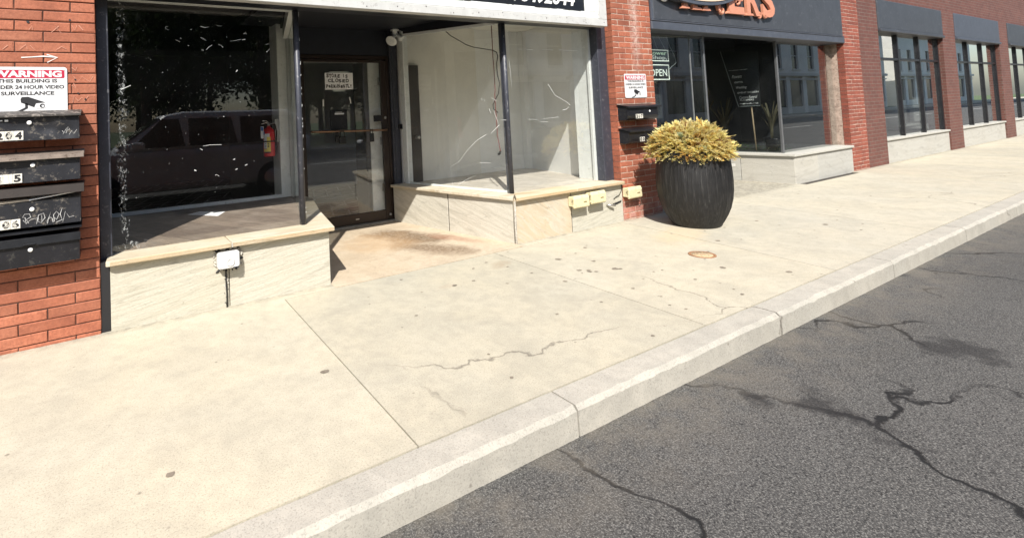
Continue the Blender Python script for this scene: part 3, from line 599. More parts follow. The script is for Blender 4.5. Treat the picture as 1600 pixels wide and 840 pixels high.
# ---- left bay: stone bulkhead, sill, display
mb = MB()
mb.prism([(.022, 0), (.786, 0), (.786, 1.6), (.022, 1.6)], -.06, .428, 0, (1.0, .99, .96))
mb.prism([(.792, .001), (1.587, .001), (1.985, 1.68), (.792, 1.68)], -.06, .4285, 0, (1.03, 1.02, 1.0))
mb.box(.785, .793, .006, .2, -.06, .425, 1)
bulk = mb.build('stone_bulkhead', [stone_left, grout], shop, .003)
mb = MB()
sy = -.052
def sillprism(mb, poly, z0, z1, tint):
    mb.prism(poly, z0, z1, 0, tint); n = len(poly)
    for i in range(n):
        (xa, ya), (xb, yb_) = poly[i], poly[(i+1) % n]
        if xb-xa > .3 and abs(yb_-ya) < .1 and ya < 0: mb.m[-n+i] = 2
sillprism(mb, [(-.004, sy+.012), (.020, sy), (.803, sy), (.806, .5), (.040, .5)], .431, .4655, (.99, .97, .92))
sillprism(mb, [(.809, sy), (1.617, sy-.001), (1.80, .73), (.806+.006, .73)], .432, .467, (1.03, 1.01, .98))
sillprism(mb, [(.809, .733), (1.802, .733), (2.012, 1.46), (2.012, 1.69), (.809, 1.69)], .432, .467, (1.0, 1.0, .98))
mb.add([(.800, sy-.0015, .432), (.812, sy-.0015, .434), (.811, sy-.0015, .463), (.801, sy-.0015, .465)], [(0, 1, 2, 3)], 1)
mb.build('window_sill', [stone_sill, caulk, stone_edge], bulk, .006)
mb = MB(); mb.prism([(.045, .203), (1.455, .203), (1.865, 1.70), (1.865, 1.80), (.045, 1.80)], .4555, .4705)
mb.build('display_floor', plank, shop)
mb = MB(); mb.cbox(-.034, .040, .10, .23, .43, 2.60, .004); mb.box(-.036, .03, .012, .22, -.06, .452, 1)  # black filler under the jamb stands in for the gap's shade
mb.build('window_jamb', [navy, ink_black], shop)
def pane(name, a, b, z0, z1, gm, parent, t=.007, z0b=None):
    mb = MB(); mb.wall(a, b, z0, z1, t); mb.m = [0 if i % 6 == 2 else 1 for i in range(len(mb.f))]
    return mb.build(name, [gm, clear], parent)
white_frame = MB()
white_frame.cbox(.04, 1.45, .205, .27, 2.262, 2.50, .004)                       # head board
white_frame.cbox(.04, 1.757, 1.768, 1.80, .4710, .508, .003)                    # ledge at the back
white_frame.cbox(1.757, 1.868, 1.77, 2.05, .4705, 2.85, .004)                   # partition end
white_frame.wall((1.447, .215), (1.865, 1.70), 2.275, 2.44, .05)               # rail over the angled glass
white_frame.cbox(1.872, 1.975, 1.69, 1.80, .468, 2.44, .004)
win = white_frame.build('display_window', white_trim, shop)
pane('window_pane', (.04, .19), (1.44, .19), ZS, 2.33, glass_front, win)
pane('window_pane', (1.452, .205), (1.872, 1.70), ZS, 2.40, glass_plain, win)
mb = MB(); mb.tube([(1.443, .197, ZS-.002), (1.441, .197, 2.42)], .0245, 10); mb.cbox(1.4215, 1.4635, .196, .232, ZS, 2.42, .004)
rp = random.Random(2)
for k in range(16):
    z = rp.uniform(.5, 2.3); stroke(mb, [(1.462, .1795, z), (1.4635, .1785, z+rp.uniform(.01, .03))], .0022, n3, 1, .9)
mb.build('corner_post', [navy, fleck_white], win)
def fleck(pts, w, n, parent):
    mb = MB(); stroke(mb, pts, w, n, 0, .7); mb.build('paint_fleck_and_streak', fleck_white, parent)
for l in FLECKS_LEFT: fleck([(x, .1875, z) for x, y, z in l], .0032 if len(l) > 2 else .0046, n3, win)
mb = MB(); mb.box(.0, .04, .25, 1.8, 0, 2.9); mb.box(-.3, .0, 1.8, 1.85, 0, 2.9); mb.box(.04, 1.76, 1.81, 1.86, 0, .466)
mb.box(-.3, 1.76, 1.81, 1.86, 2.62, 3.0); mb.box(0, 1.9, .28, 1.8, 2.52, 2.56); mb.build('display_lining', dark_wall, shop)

# ---- right bay
mb = MB()
split = (3.406, .925)
E0, E1, Cn = (3.598, 0), (3.232, 1.80), (3.598, 0)
def lerp(a, b, t): return (a[0]+(b[0]-a[0])*t, a[1]+(b[1]-a[1])*t)
tA = .508
mb.prism([lerp(E1, E0, .0), lerp(E1, E0, tA-.0050), (3.9, .93), (3.7, 1.8)], -.06, .4285, 1, (1, .99, .96))
mb.prism([lerp(E1, E0, tA+.0050), lerp(E1, E0, .985), (3.9, .15), (3.9, .92)], -.06, .428, 1, (1.03, 1.01, .98))
mb.prism([(3.612, 0), (4.408, 0), (4.408, .4), (3.66, .4)], -.06, .4285, 0, (1.03, 1.0, .95))
mb.prism([(4.420, .001), (5.272, .001), (5.272, .4), (4.420, .4)], -.06, .428, 2, (.97, .98, .98))
mb.wall(lerp(E1, E0, .1), lerp(E1, E0, .975), -.05, .424, .1, 3)
mb.m[-6:] = [4]*6
for i in range(len(mb.v)-8, len(mb.v)): x, y, z = mb.v[i]; mb.v[i] = (x+.010, y+.004, z)
mb.tube([(3.604, .004, -.02), (3.604, .004, .20), (3.607, .003, .42)], [.011, .013, .010], 7, 3)
mb.box(4.406, 4.422, .006, .2, -.06, .425, 4); mb.box(5.266, 5.285, .012, .1, -.06, .425, 3)
bulk2 = mb.build('stone_bulkhead', [stone_front, stone_side, stone_left, caulk, grout], shop, .003)
mb = MB()
q = lambda t, o=.045: (lerp(E1, E0, t)[0]-o, lerp(E1, E0, t)[1]-o*.2)
sillprism(mb, [q(-.0), q(.475), (3.75, .93), (3.75, 1.8)], .432, .4665, (.98, .97, .94))
sillprism(mb, [q(.478), (3.570, -.012), (3.75, .15), (3.75, .925)], .431, .467, (1.02, 1.0, .97))
sillprism(mb, [(3.578, -.052), (4.46, -.053), (4.46, .21), (3.75, .21), (3.74, .14)], .432, .4665, (1.03, .98, .88))
sillprism(mb, [(4.464, -.052), (5.262, -.052), (5.262, .21), (4.464, .21)], .4315, .466, (1.0, .98, .93))
mb.build('window_sill', [stone_sill, caulk, stone_edge], bulk2, .006)
mb = MB(); mb.prism([(3.395, 1.70), (3.745, .205), (5.16, .205), (5.235, .40), (5.61, 1.80), (3.395, 1.80)], .4555, .4695)
mb.build('display_floor', plank_pale, shop)
mb = MB(); mb.cbox(5.125, 5.279, .10, .24, .44, 2.60, .004); mb.build('window_jamb', navy, shop)
fr2 = MB()
fr2.cbox(3.70, 5.125, .212, .27, 2.275, 2.50, .004)                            # head board
fr2.cbox(5.118, 5.234, .242, .470, .4696, 2.50, .004); fr2.cbox(5.090, 5.125, .200, .240, .468, 2.45, .004)
fr2.cbox(3.378, 3.452, 1.655, 1.745, .468, 2.42, .004)                         # back post of the angled glass
fr2.hexa([(3.383, 1.66, 2.352), (3.730, .21, 2.268), (3.76, .217, 2.268), (3.413, 1.667, 2.352), (3.383, 1.66, 2.385), (3.730, .21, 2.298), (3.76, .217, 2.298), (3.413, 1.667, 2.385)])
fr2.wall((3.40, 1.66), (3.745, .22), .469, .492, .012)
win2 = fr2.build('display_window', white_trim, shop)
pane('window_pane', (3.77, .19), (5.122, .19), ZS, 2.33, glass_mat('street_window_glass', 3.2, .05), win2)
pane('window_pane', (3.387, 1.672), (3.733, .205), ZS, 2.40, glass_plain, win2)
mb = MB(); mb.tube([(3.752, .194, ZS-.002), (3.745, .194, 2.42)], .0265, 10); mb.hexa([(3.732, .19, ZS), (3.775, .19, ZS), (3.775, .24, ZS), (3.732, .24, ZS), (3.724, .19, 2.42), (3.768, .19, 2.42), (3.768, .24, 2.42), (3.724, .24, 2.42)])
for k in range(14):
    z = rp.uniform(.5, 2.3); stroke(mb, [(3.734, .166, z), (3.735, .166, z+rp.uniform(.01, .03))], .002, n3, 1, .9)
mb.build('corner_post', [navy, fleck_white], win2)
ns = Vector((-1.49, -.35, 0)).normalized()
for l in FLECKS_SIDE: fleck([Vector(p)+ns*.004 for p in l], .0030, ns, win2)
for l in FLECKS_FRONT: fleck([(x, .1875, z) for x, y, z in l], .0030, n3, win2)
# display back walls
mb = MB(); mb.cbox(3.40, 4.637, 1.742, 1.79, .470, 2.52, .003); mb.build('display_back_wall', cream_wall, shop)
mb = MB(); mb.box(4.62, 5.9, 1.80, 1.85, 0, 3.0); mb.box(3.4, 4.62, 1.80, 1.85, 0, 3.0); mb.cbox(5.50, 5.60, 1.70, 1.80, .470, 2.52, .004)
mb.hexa([(5.61, 1.80, 0), (5.235, .40, 0), (5.30, .40, 0), (5.70, 1.80, 0), (5.61, 1.80, 3), (5.235, .40, 3), (5.30, .40, 3), (5.70, 1.80, 3)])
mb.cbox(4.0, 5.52, 1.78, 1.80, .4706, .53, .003)
mb.build('display_side_wall', white_wall, shop)
mb = MB(); mb.box(3.4, 5.7, .28, 1.85, 2.522, 2.56); mb.build('display_ceiling', cream_wall, shop)
dk = MB(); dk.cbox(3.453, 3.632, 1.700, 1.738, .472, 1.988, .003)
inner = dk.build('inner_door', mat('dark_brown_door', (.040, .033, .028), .5, var=.2, bmp=.1), shop)
mb = MB(); mb.lathe([(.012, 0), (.022, .004), (.012, .010), (.011, .03), (.024, .045), (.026, .058), (.018, .07)], 3.555, 1.699, 1.05, 16, M=Matrix.Rotation(R(90), 3, 'X')); mb.build('door_knob', steel, inner)

# ---- recess: soffit, header, jambs, door
mb = MB(); mb.box(1.38, 3.86, .0, 1.95, 2.455, 2.50); mb.build('soffit', black_paint, shop)
mb = MB(); mb.hexa([(3.345, 1.86, 2.392), (3.725, .17, 2.300), (3.79, .18, 2.300), (3.40, 1.86, 2.392), (3.345, 1.86, 2.455), (3.725, .17, 2.455), (3.79, .18, 2.455), (3.40, 1.86, 2.455)])
mb.hexa([(1.46, .2, 2.405), (1.88, 1.86, 2.405), (1.83, 1.86, 2.405), (1.41, .2, 2.405), (1.46, .2, 2.455), (1.88, 1.86, 2.455), (1.83, 1.86, 2.455), (1.41, .2, 2.455)])
mb.cbox(1.98, 3.40, 1.855, 1.95, 2.122, 2.455, .003)
mb.build('transom_panel', black_paint, shop)
mb = MB(); mb.cbox(3.262, 3.375, 1.80, 1.95, 0, 2.455, .005); mb.cbox(3.29, 3.34, 1.785, 1.8005, 0, 2.44, .004)
mb.build('door_jamb', navy, shop)
mb = MB(); mb.cbox(1.90, 1.985, 1.82, 1.95, 0, 2.455, .005); mb.build('door_jamb', navy, shop)
door = thing('entrance_door', None, None); door.parent = shop
mb = MB()
mb.cbox(1.987, 3.262, 1.845, 1.93, 2.072, 2.119, .004); mb.cbox(3.222, 3.260, 1.835, 1.93, 0, 2.118, .004); mb.cbox(1.988, 2.025, 1.835, 1.93, 0, 2.118, .004)
mb.build('door_frame', bronze, door)
mb = MB()
mb.cbox(2.030, 2.098, 1.835, 1.875, .025, 2.066, .004); mb.cbox(3.135, 3.216, 1.835, 1.875, .025, 2.06, .004)
mb.cbox(2.099, 3.134, 1.836, 1.874, .025, .150, .004); mb.cbox(2.099, 3.134, 1.836, 1.874, 2.03, 2.066, .004)
mb.build('door_leaf', bronze, door)
pane('door_pane', (2.097, 1.850), (3.136, 1.850), .149, 2.031, glass_door, door)
mb = MB(); mb.tube([(2.16, 1.822, 1.19), (2.165, 1.79, 1.19), (2.22, 1.778, 1.19), (3.10, 1.778, 1.166), (3.17, 1.79, 1.166), (3.175, 1.833, 1.166)], .013, 8); mb.build('push_bar', brass, door)
mb = MB(); mb.cbox(2.415, 2.645, 1.838, 1.849, 1.195, 1.44, .003); mb.cbox(2.475, 2.60, 1.834, 1.8375, 1.385, 1.403, .001, 1); mb.cbox(2.485, 2.575, 1.834, 1.8375, 1.407, 1.420, .001, 2); mb.build('lock_plate', [black_metal, label_white, steel], door)
mb = MB(); mb.cbox(2.485, 2.575, 1.742, 1.765, 1.032, 1.118, .006); mb.tube([(2.500, 1.753, 1.118), (2.500, 1.753, 1.15), (2.512, 1.753, 1.18), (2.548, 1.753, 1.18), (2.560, 1.753, 1.15), (2.560, 1.753, 1.118)], .006, 6)
mb.cbox(2.435, 2.484, 1.745, 1.765, 1.055, 1.125, .006); mb.tube([(2.445, 1.755, 1.125), (2.45, 1.755, 1.17), (2.47, 1.755, 1.17), (2.475, 1.755, 1.125)], .005, 6)
mb.build('padlock', rubber, door)
mb = MB(); mb.cbox(2.900, 2.960, 1.742, 1.762, 1.028, 1.135, .006); mb.tube([(2.912, 1.752, 1.13), (2.912, 1.752, 1.185), (2.945, 1.752, 1.185), (2.945, 1.752, 1.13)], .006, 6); mb.build('key_safe', rubber, door)
mb = MB(); mb.cbox(3.015, 3.134, 1.835, 1.849, 1.275, 1.355, .003); mb.build('latch_case', black_metal, door)
mb = MB(); mb.lathe([(.0, 0), (.016, .0), (.018, .004), (.013, .012), (.0, .012)], 3.178, 1.834, 1.322, 16, M=Matrix.Rotation(R(90), 3, 'X')); mb.build('lock_cylinder', steel, door)
mb = MB(); mb.lathe([(.0, 0), (.016, .0), (.016, .02), (.0, .02)], 3.19, 1.834, .09, 12, M=Matrix.Rotation(R(90), 3, 'X')); mb.build('floor_bolt', steel, door)
mb = MB(); mb.cbox(2.328, 2.345, 1.846, 1.8495, 1.49, 1.575, .001); mb.build('tape_strip', letter_white, door)
mb = MB(); mb.hexa([(2.697, 1.846, 1.515), (2.712, 1.846, 1.515), (2.712, 1.8495, 1.515), (2.697, 1.8495, 1.515), (2.684, 1.846, 1.595), (2.698, 1.846, 1.595), (2.698, 1.8495, 1.595), (2.684, 1.8495, 1.595)]); mb.build('tape_strip', letter_white, door)
mb = MB(); mb.cbox(2.70, 2.75, 1.831, 1.8355, .078, .092, .002); mb.build('maker_plate', steel, door)
mb = MB(); mb.cbox(2.0, 3.262, 1.775, 1.93, 0, .020, .006); mb.build('threshold', kerb_stone, door)
mb = MB(); mb.cbox(3.345, 3.405, 1.775, 1.799, 1.165, 1.228, .004); mb.build('strike_box', black_metal, shop)
# white inner jamb seen through the door, with its hinges
mb = MB(); mb.cbox(3.03, 3.20, 1.98, 2.06, .03, 2.05, .004); ij = mb.build('inner_jamb', white_trim, shop)
mb = MB(); mb.cbox(2.962, 3.028, 1.985, 2.30, .01, 2.06, .004); mb.build('inner_frame', dark_wall, ij)
for z in (1.80, 1.02, .42):
    mb = MB(); mb.cbox(3.165, 3.215, 1.962, 1.978, z-.05, z+.05, .003); mb.build('hinge', steel, ij)

# ---- fascia
mb = MB()
mb.box(-.035, 5.085, -.055, .19, 2.262, 3.40, 2)
mb.cbox(-.040, 5.085, -.085, .0, 2.252, 2.330, .004, 1)
mb.cbox(4.945, 5.085, -.085, .0, 2.3302, 3.40, .004, 1)
mb.cbox(-.035, 4.944, -.080, -.0, 2.331, 2.408, .005, 0); mb.cbox(4.735, 4.944, -.080, .0, 2.4085, 3.3, .005, 0)
mb.cbox(.02, 4.734, -.068, -.055, 2.409, 3.2, .002, 2)
for k in range(17):
    x = .15+k*.305; mb.lathe([(.0, 0), (.006, 0), (.004, .003), (0, .003)], x, -.085, 2.296 + .02*((k*7) % 3-1), 8, 3, M=Matrix.Rotation(R(90), 3, 'X'))
rf = random.Random(4)
for k in range(40):
    x = rf.uniform(1.2, 4.8); stroke(mb, [(x, -.0815, 2.406+rf.uniform(-.004, .001)), (x+rf.uniform(.02, .12), -.0815, 2.406+rf.uniform(-.004, .001))], .004, n3, 3, .5)
fascia = mb.build('sign_fascia', [fascia_white, fascia_grey, sign_black, mat('screw_head', (.10, .095, .09), .6, var=.2, bmp=0)], shop)
mb = MB(); put_text(mb, '4578492044', (4.585, -.0715, 2.452), (1, 0, 0), (0, 0, 1), 1.16, .150, bold=.035, shear=.22, spacing=1.03, just='r'); mb.build('lettering', letter_white, fascia)

# ------------------------------------------------------------------ things fixed to the shop
def plate(mb, x0, x1, z0, z1, y, r, mi=0, t=.003):   # rounded plate facing -Y, back face at y
    pts = []
    for cx_, cz_, a0 in ((x1-r, z0+r, -90), (x1-r, z1-r, 0), (x0+r, z1-r, 90), (x0+r, z0+r, 180)):
        for k in range(5): a = R(a0+22.5*k); pts.append((cx_+r*math.cos(a), cz_+r*math.sin(a)))
    n = len(pts)
    mb.add([(x, y-t, z) for x, z in pts]+[(x, y, z) for x, z in pts], [tuple(range(n)), tuple(range(2*n-1, n-1, -1))] + [(n+i, n+(i+1) % n, (i+1) % n, i) for i in range(n)], mi)
def poly(mb, pts, y, mi): mb.add([(x, y, z) for x, z in pts], [tuple(range(len(pts)))], mi)
def warning_sign(x0, z0, w, h, y, label):
    t = thing('warning_sign', label, 'sign', (x0+w/2, y, z0))
    mb = MB(); plate(mb, x0, x0+w, z0, z0+h, y, .018)
    for sx, sz in ((.035, .93), (.965, .93), (.035, .05), (.965, .05)): mb.lathe([(0, 0), (.004, 0), (.003, .002), (0, .002)], x0+w*sx, y-.003, z0+h*sz, 8, 1, M=Matrix.Rotation(R(90), 3, 'X'))
    mb.build('plate', [sign_white, steel], t)
    P = lambda a, b: (x0+w*a, z0+h*b)
    f = y-.0038; mb = MB()
    poly(mb, [P(.04, .755), P(.955, .755), P(.965, .775), P(.965, .915), P(.955, .935), P(.04, .935), P(.03, .915), P(.03, .775)], f, 0)
    mb.build('header', sign_red, t)
    mb = MB(); u, v = (1, 0, 0), (0, 0, 1)
    put_text(mb, 'WARNING', (x0+w*.5, f-.0008, z0+h*.775), u, v, w*.86, h*.145, bold=.045, mi=1)
    for s_, zz, ww in (('THIS BUILDING IS', .655, .74), ('UNDER 24 HOUR VIDEO', .52, .92), ('SURVEILLANCE', .385, .66)):
        put_text(mb, s_, (x0+w*.5, f, z0+h*zz), u, v, w*ww, h*.082, bold=.032, mi=0)
    mb.build('lettering', [ink_black, sign_white], t)
    mb = MB()
    poly(mb, [P(.405, .30), P(.42, .345), P(.50, .35), P(.72, .215), P(.735, .165), P(.60, .10), P(.41, .225)], f, 0)
    poly(mb, [P(.595, .20), P(.62, .205), P(.72, .215), P(.735, .20), P(.735, .14), P(.715, .10), P(.64, .085), P(.60, .09), P(.575, .12)], f-.0006, 1)
    poly(mb, [(x0+w*(.675+.034*math.cos(a*.524)), z0+h*(.148+.046*math.sin(a*.524))) for a in range(12)], f-.0012, 0)
    poly(mb, [(x0+w*(.682+.018*math.cos(a*.524)), z0+h*(.142+.024*math.sin(a*.524))) for a in range(12)], f-.0018, 1)
    poly(mb, [P(.46, .215), P(.495, .20), P(.495, .10), P(.40, .02), P(.30, .0), P(.305, .035), P(.38, .055), P(.46, .12)], f, 0)
    mb.build('camera_symbol', [ink_black, sign_white], t)
warning_sign(-.62, 1.455, .420, .290, -.0035, 'white and red surveillance warning sign on the long-brick pier, above the stack of four mailboxes')
warning_sign(5.434, 1.427, .415, .288, -.0035, 'white and red surveillance warning sign on the red brick pillar beside the flower shop')

def tiles(parent, chars, x_right, z0, y, w=.047, h=.055, faint=()):
    for i, c in enumerate(reversed(chars)):
        xb = x_right-i*w; mb = MB(); mb.cbox(xb-w+.0012, xb, y-.0012, y, z0, z0+h, .0005)
        tl = mb.build('number_tile', tile_paper, parent)
        if c == ' ': continue
        mb = MB(); put_text(mb, c, (xb-w/2, y-.0018, z0+h*.10), (1, 0, 0), (0, 0, 1), w*.74, h*.80, bold=.05)
        if i in faint:
            for k in range(9): stroke(mb, [(xb-w*random.uniform(.1, .9), y-.0024, z0+h*random.uniform(.1, .9)), (xb-w*random.uniform(.1, .9), y-.0024, z0+h*random.uniform(.1, .9))], .0028, n3, 1, .4)
        mb.build('number', [ink_black, tile_paper], tl)
def lock(parent, x, z, y):
    mb = MB(); mb.lathe([(0, 0), (.0125, 0), (.013, .003), (.009, .006), (0, .006)], x, y, z, 20, 0, M=Matrix.Rotation(R(90), 3, 'X'))
    mb.lathe([(0, .0062), (.0028, .0062), (.0024, .0068), (0, .0068)], x, y, z, 8, 1, M=Matrix.Rotation(R(90), 3, 'X')); mb.build('lock', [letter_white, ink_black], parent)
def shell(mb, x0, x1, z0, z1, d, dents=(), mi=0):   # steel box with a gridded, dented front
    nx, nz_ = 28, 10; fs = []; vs = []
    for j in range(nz_+1):
        for i in range(nx+1):
            x = x0+(x1-x0)*i/nx; z = z0+(z1-z0)*j/nz_; y = -d
            for dx, dz, rr, a in dents: y += a*math.exp(-(((x-dx)**2+((z-dz)*1.4)**2)/rr**2))
            vs.append((x, y, z))
    for j in range(nz_):
        for i in range(nx): a = j*(nx+1)+i; fs.append((a, a+1, a+nx+2, a+nx+1))
    mb.add(vs, fs, mi, smooth=True)
    mb.add([(x0, -d, z0), (x1, -d, z0), (x1, 0, z0), (x0, 0, z0), (x0, -d, z1), (x1, -d, z1), (x1, 0, z1+.025), (x0, 0, z1+.025)], [(3, 2, 1, 0), (1, 2, 6, 5), (3, 0, 4, 7), (4, 5, 6, 7), (2, 3, 7, 6)], mi)
ML, MR = -.660, -.134
# 204: dented front
g4 = 'mailboxes stacked on the left pier'
t = thing('mailbox', 'topmost dented black mailbox marked 204, right below the warning sign', 'mailbox', (-.397, 0, 1.28), g4)
mb = MB(); shell(mb, ML, MR, 1.283, 1.425, .128, ((-.30, 1.36, .06, .012), (-.20, 1.33, .05, .010), (-.45, 1.37, .07, .008), (-.24, 1.40, .05, -.006))); mb.build('body', dusty_metal, t)
mb = MB(); mb.hexa([(ML-.012, -.152, 1.432), (MR+.012, -.152, 1.432), (MR+.012, 0, 1.462), (ML-.012, 0, 1.462), (ML-.012, -.152, 1.4395), (MR+.012, -.152, 1.4395), (MR+.012, 0, 1.4695), (ML-.012, 0, 1.4695)]); mb.box(ML-.012, MR+.012, -.1525, -.1495, 1.427, 1.4318); mb.build('lid', mat('scuffed_lid', (.055, .05, .045), .6, .2, var=.4, bmp=.3, dirt=((.28, .25, .22), .35)), t, .002)
lock(t, -.393, 1.391, -.129); tiles(t, '204', -.424, 1.289, -.1295, faint=(1,))
mb = MB(); mb.cbox(-.555, -.525, -.131, -.1285, 1.405, 1.412, .001); mb.cbox(-.515, -.497, -.131, -.1285, 1.402, 1.414, .001); mb.build('sticker_scrap', letter_white, t)
scr_mat = mat('scratched_paint', (.42, .42, .41), .8, var=.2, bmp=0)
mb = MB()
for l in SCRATCH_TAG: stroke(mb, [(x, -.1305, z) for x, y, z in l], .002, n3, 0, .5)
mb.build('scratched_tag', scr_mat, t)
# 5: dusty lid
t = thing('mailbox', 'dusty black mailbox with a brown lid and the number 5, second down the left pier', 'mailbox', (-.397, 0, 1.03), g4)
mb = MB(); shell(mb, ML, MR, 1.029, 1.172, .126, ((-.45, 1.10, .08, .010), (-.55, 1.12, .06, .006))); mb.build('body', dusty_metal, t)
mb = MB(); mb.hexa([(ML-.02, -.156, 1.165), (MR+.024, -.156, 1.165), (MR+.024, 0, 1.19), (ML-.02, 0, 1.19), (ML-.02, -.150, 1.1875), (MR+.024, -.150, 1.1875), (MR+.024, 0, 1.2125), (ML-.02, 0, 1.2125)]); mb.build('lid', rust_lid, t, .003)
lock(t, -.379, 1.133, -.127); tiles(t, '2 5', -.433, 1.033, -.128, faint=(2,))
# 06: forced lid, papers, scrawl
t = thing('mailbox', 'black mailbox with a white scrawl and papers poking from its bent open lid, third down', 'mailbox', (-.397, 0, .757), g4)
mb = MB(); shell(mb, ML, MR, .762, .918, .128, ((-.3, .80, .1, .004),)); mb.build('body', dusty_metal, t)
mb = MB(); mb.hexa([(ML-.02, -.158, .950), (MR+.022, -.158, .950), (MR+.022, -.150, .950), (ML-.02, -.150, .950), (ML-.02, -.146, 1.000), (MR+.022, -.146, 1.000), (MR+.022, -.138, 1.000), (ML-.02, -.138, 1.000)]); mb.hexa([(ML-.02, -.1375, .994), (MR+.022, -.1375, .994), (MR+.022, 0, .999), (ML-.02, 0, .999), (ML-.02, -.1375, 1.000), (MR+.022, -.1375, 1.000), (MR+.022, 0, 1.005), (ML-.02, 0, 1.005)]); mb.build('lid', brown_lid, t, .002)
lock(t, -.386, .868, -.129); tiles(t, '206', -.445, .764, -.1295, faint=(0, 1))
mb = MB(); mb.hexa([(-.40, -.136, .922), (-.140, -.137, .950), (-.14, -.02, .955), (-.40, -.02, .94), (-.40, -.136, .9265), (-.140, -.137, .957), (-.14, -.02, .960), (-.40, -.02, .945)], 0)
mb.hexa([(-.65, -.133, .915), (-.40, -.134, .921), (-.40, -.02, .93), (-.65, -.02, .93), (-.65, -.133, .930), (-.40, -.134, .930), (-.40, -.02, .94), (-.65, -.02, .94)], 1)
mp = mb.build('mail', [paper, mat('old_envelope', (.42, .37, .30), .8, var=.15, bmp=0)]); tag(mp, 'folded white paper and old envelopes jammed in the slot of the scrawled mailbox', 'mail')
mb = MB()
for l in SCRAWL: stroke(mb, [(x, -.1305, z) for x, y, z in l], .0028, n3, 0, .5)
mb.build('scrawl', scr_mat, t)
# lowest
t = thing('mailbox', 'plain glossy black mailbox with an open slot, lowest of the four on the left pier', 'mailbox', (-.397, 0, .53), g4)
mb = MB(); shell(mb, ML, MR-.010, .530, .700, .126); mb.build('body', black_metal, t)
mb = MB(); mb.hexa([(ML-.01, -.143, .655), (MR-.004, -.143, .655), (MR-.004, -.128, .655), (ML-.01, -.128, .655), (ML-.01, -.136, .700), (MR-.004, -.136, .700), (MR-.004, -.128, .700), (ML-.01, -.128, .700)])
mb.hexa([(ML-.01, -.145, .729), (MR+.004, -.145, .729), (MR+.004, 0, .752), (ML-.01, 0, .752), (ML-.01, -.145, .734), (MR+.004, -.145, .734), (MR+.004, 0, .758), (ML-.01, 0, .758)])
mb.cbox(-.43, -.37, -.150, -.143, .660, .667, .001); mb.build('lid', mat('glossy_black_lid', (.02, .021, .024), .3, .3, var=.3, bmp=.1), t, .002)
lock(t, -.397, .628, -.127)
# the two on the red pillar
def round_box(x0, x1, z0, z1, label, nums, nx, nz_, lockx=None):
    t = thing('mailbox', label, 'mailbox', ((x0+x1)/2, 0, z0), 'mailboxes on the red brick pillar')
    pr = [(0, z1+.018), (-.128, z1), (-.130, z0+.05), (-.122, z0+.02), (-.10, z0+.004), (-.07, z0), (0, z0)]
    mb = MB(); mb.sweepx(pr, x0, x1); mb.build('body', black_metal, t, .003)
    mb = MB(); mb.hexa([(x0-.018, -.150, z1+.004), (x1+.045, -.150, z1+.004), (x1+.045, 0, z1+.03), (x0-.018, 0, z1+.03), (x0-.018, -.150, z1+.012), (x1+.045, -.150, z1+.012), (x1+.045, 0, z1+.038), (x0-.018, 0, z1+.038)]); mb.box(x0-.018, x1+.045, -.151, -.1475, z1-.010, z1+.0038)
    mb.build('lid', black_metal, t, .002)
    if lockx: lock(t, lockx, z1-.055, -.1305)
    tiles(t, nums, nx, nz_, -.1315, .044, .050, faint=(1,))
round_box(5.285, 5.855, 1.165, 1.315, 'black steel mailbox with number 207 under the warning sign on the red pillar', '207', 5.555, 1.182, 5.69)
round_box(5.285, 5.83, .895, 1.035, 'lower black mailbox on the red pillar, half hidden by the yellow shrub', '10', 5.56, .912)

# electrical boxes
def yellow(x0, z0, label, w=.235, h=.115, first=None):
    if first is None:
        t = thing('outlet_box', label, 'outlet box', (x0, 0, z0), 'cream yellow outlet boxes')
        mb = MB(); mb.cbox(x0+.012, x0+w-.02, -.072, -.002, z0+.006, z0+h-.006, .006); mb.build('box', yellow_box, t)
        mb = MB(); mb.sweepx([(-.0725, z0-.008), (-.088, z0-.012), (-.100, z0+.002), (-.100, z0+h*.80), (-.088, z0+h+.006), (-.0725, z0+h+.010)], x0, x0+w); mb.build('cover', yellow_box, t, .006)
        mb = MB(); mb.cbox(x0-.010, x0-.0005, -.092, -.076, z0+.01, z0+.03, .002); mb.cbox(x0-.010, x0-.0005, -.092, -.076, z0+h-.03, z0+h-.01, .002); mb.build('hinge', yellow_box, t)
        mb = MB(); mb.tube([(x0+w*.60, -.1005, z0+h*.42), (x0+w*.66, -.1045, z0+h*.47), (x0+w*.76, -.1045, z0+h*.47), (x0+w*.80, -.1005, z0+h*.42)], .004, 6); mb.build('finger_pull', mat('pull_brown', (.22, .17, .07), .6, bmp=0), t)  # finger pull in an even dark brown
        return t
    t = copy_tree(first); t.location = (x0, 0, z0); t['label'] = label; return t
yb = yellow(4.352, .276, 'cream yellow outlet box on the sandstone base, left of the pair')
yellow(4.625, .290, 'cream yellow outlet box on the sandstone base, right of the pair', first=yb)
yellow(5.262, .272, 'single cream yellow outlet box low on the red brick pillar', first=yb)
t = thing('outlet_box', 'white weatherproof outlet box with a round knockout on the left stone base', 'outlet box', (.78, 0, .28))
mb = MB(); plate(mb, .700, .858, .285, .405, -.004, .02, 0, .05); plate(mb, .708, .850, .293, .412, -.0545, .02, 0, .022)
mb.build('box', white_box, t, .004)
mb = MB(); mb.lathe([(.0, .0), (.027, .0), (.029, .004), (.025, .006), (.022, .003), (0, .003)], .785, -.0766, .335, 24, M=Matrix.Rotation(R(90), 3, 'X')); mb.cbox(.80, .845, -.080, -.0766, .290, .298, .002, 1); mb.build('knockout', [white_box, ink_black], t)
mb = MB(); rr = random.Random(8)
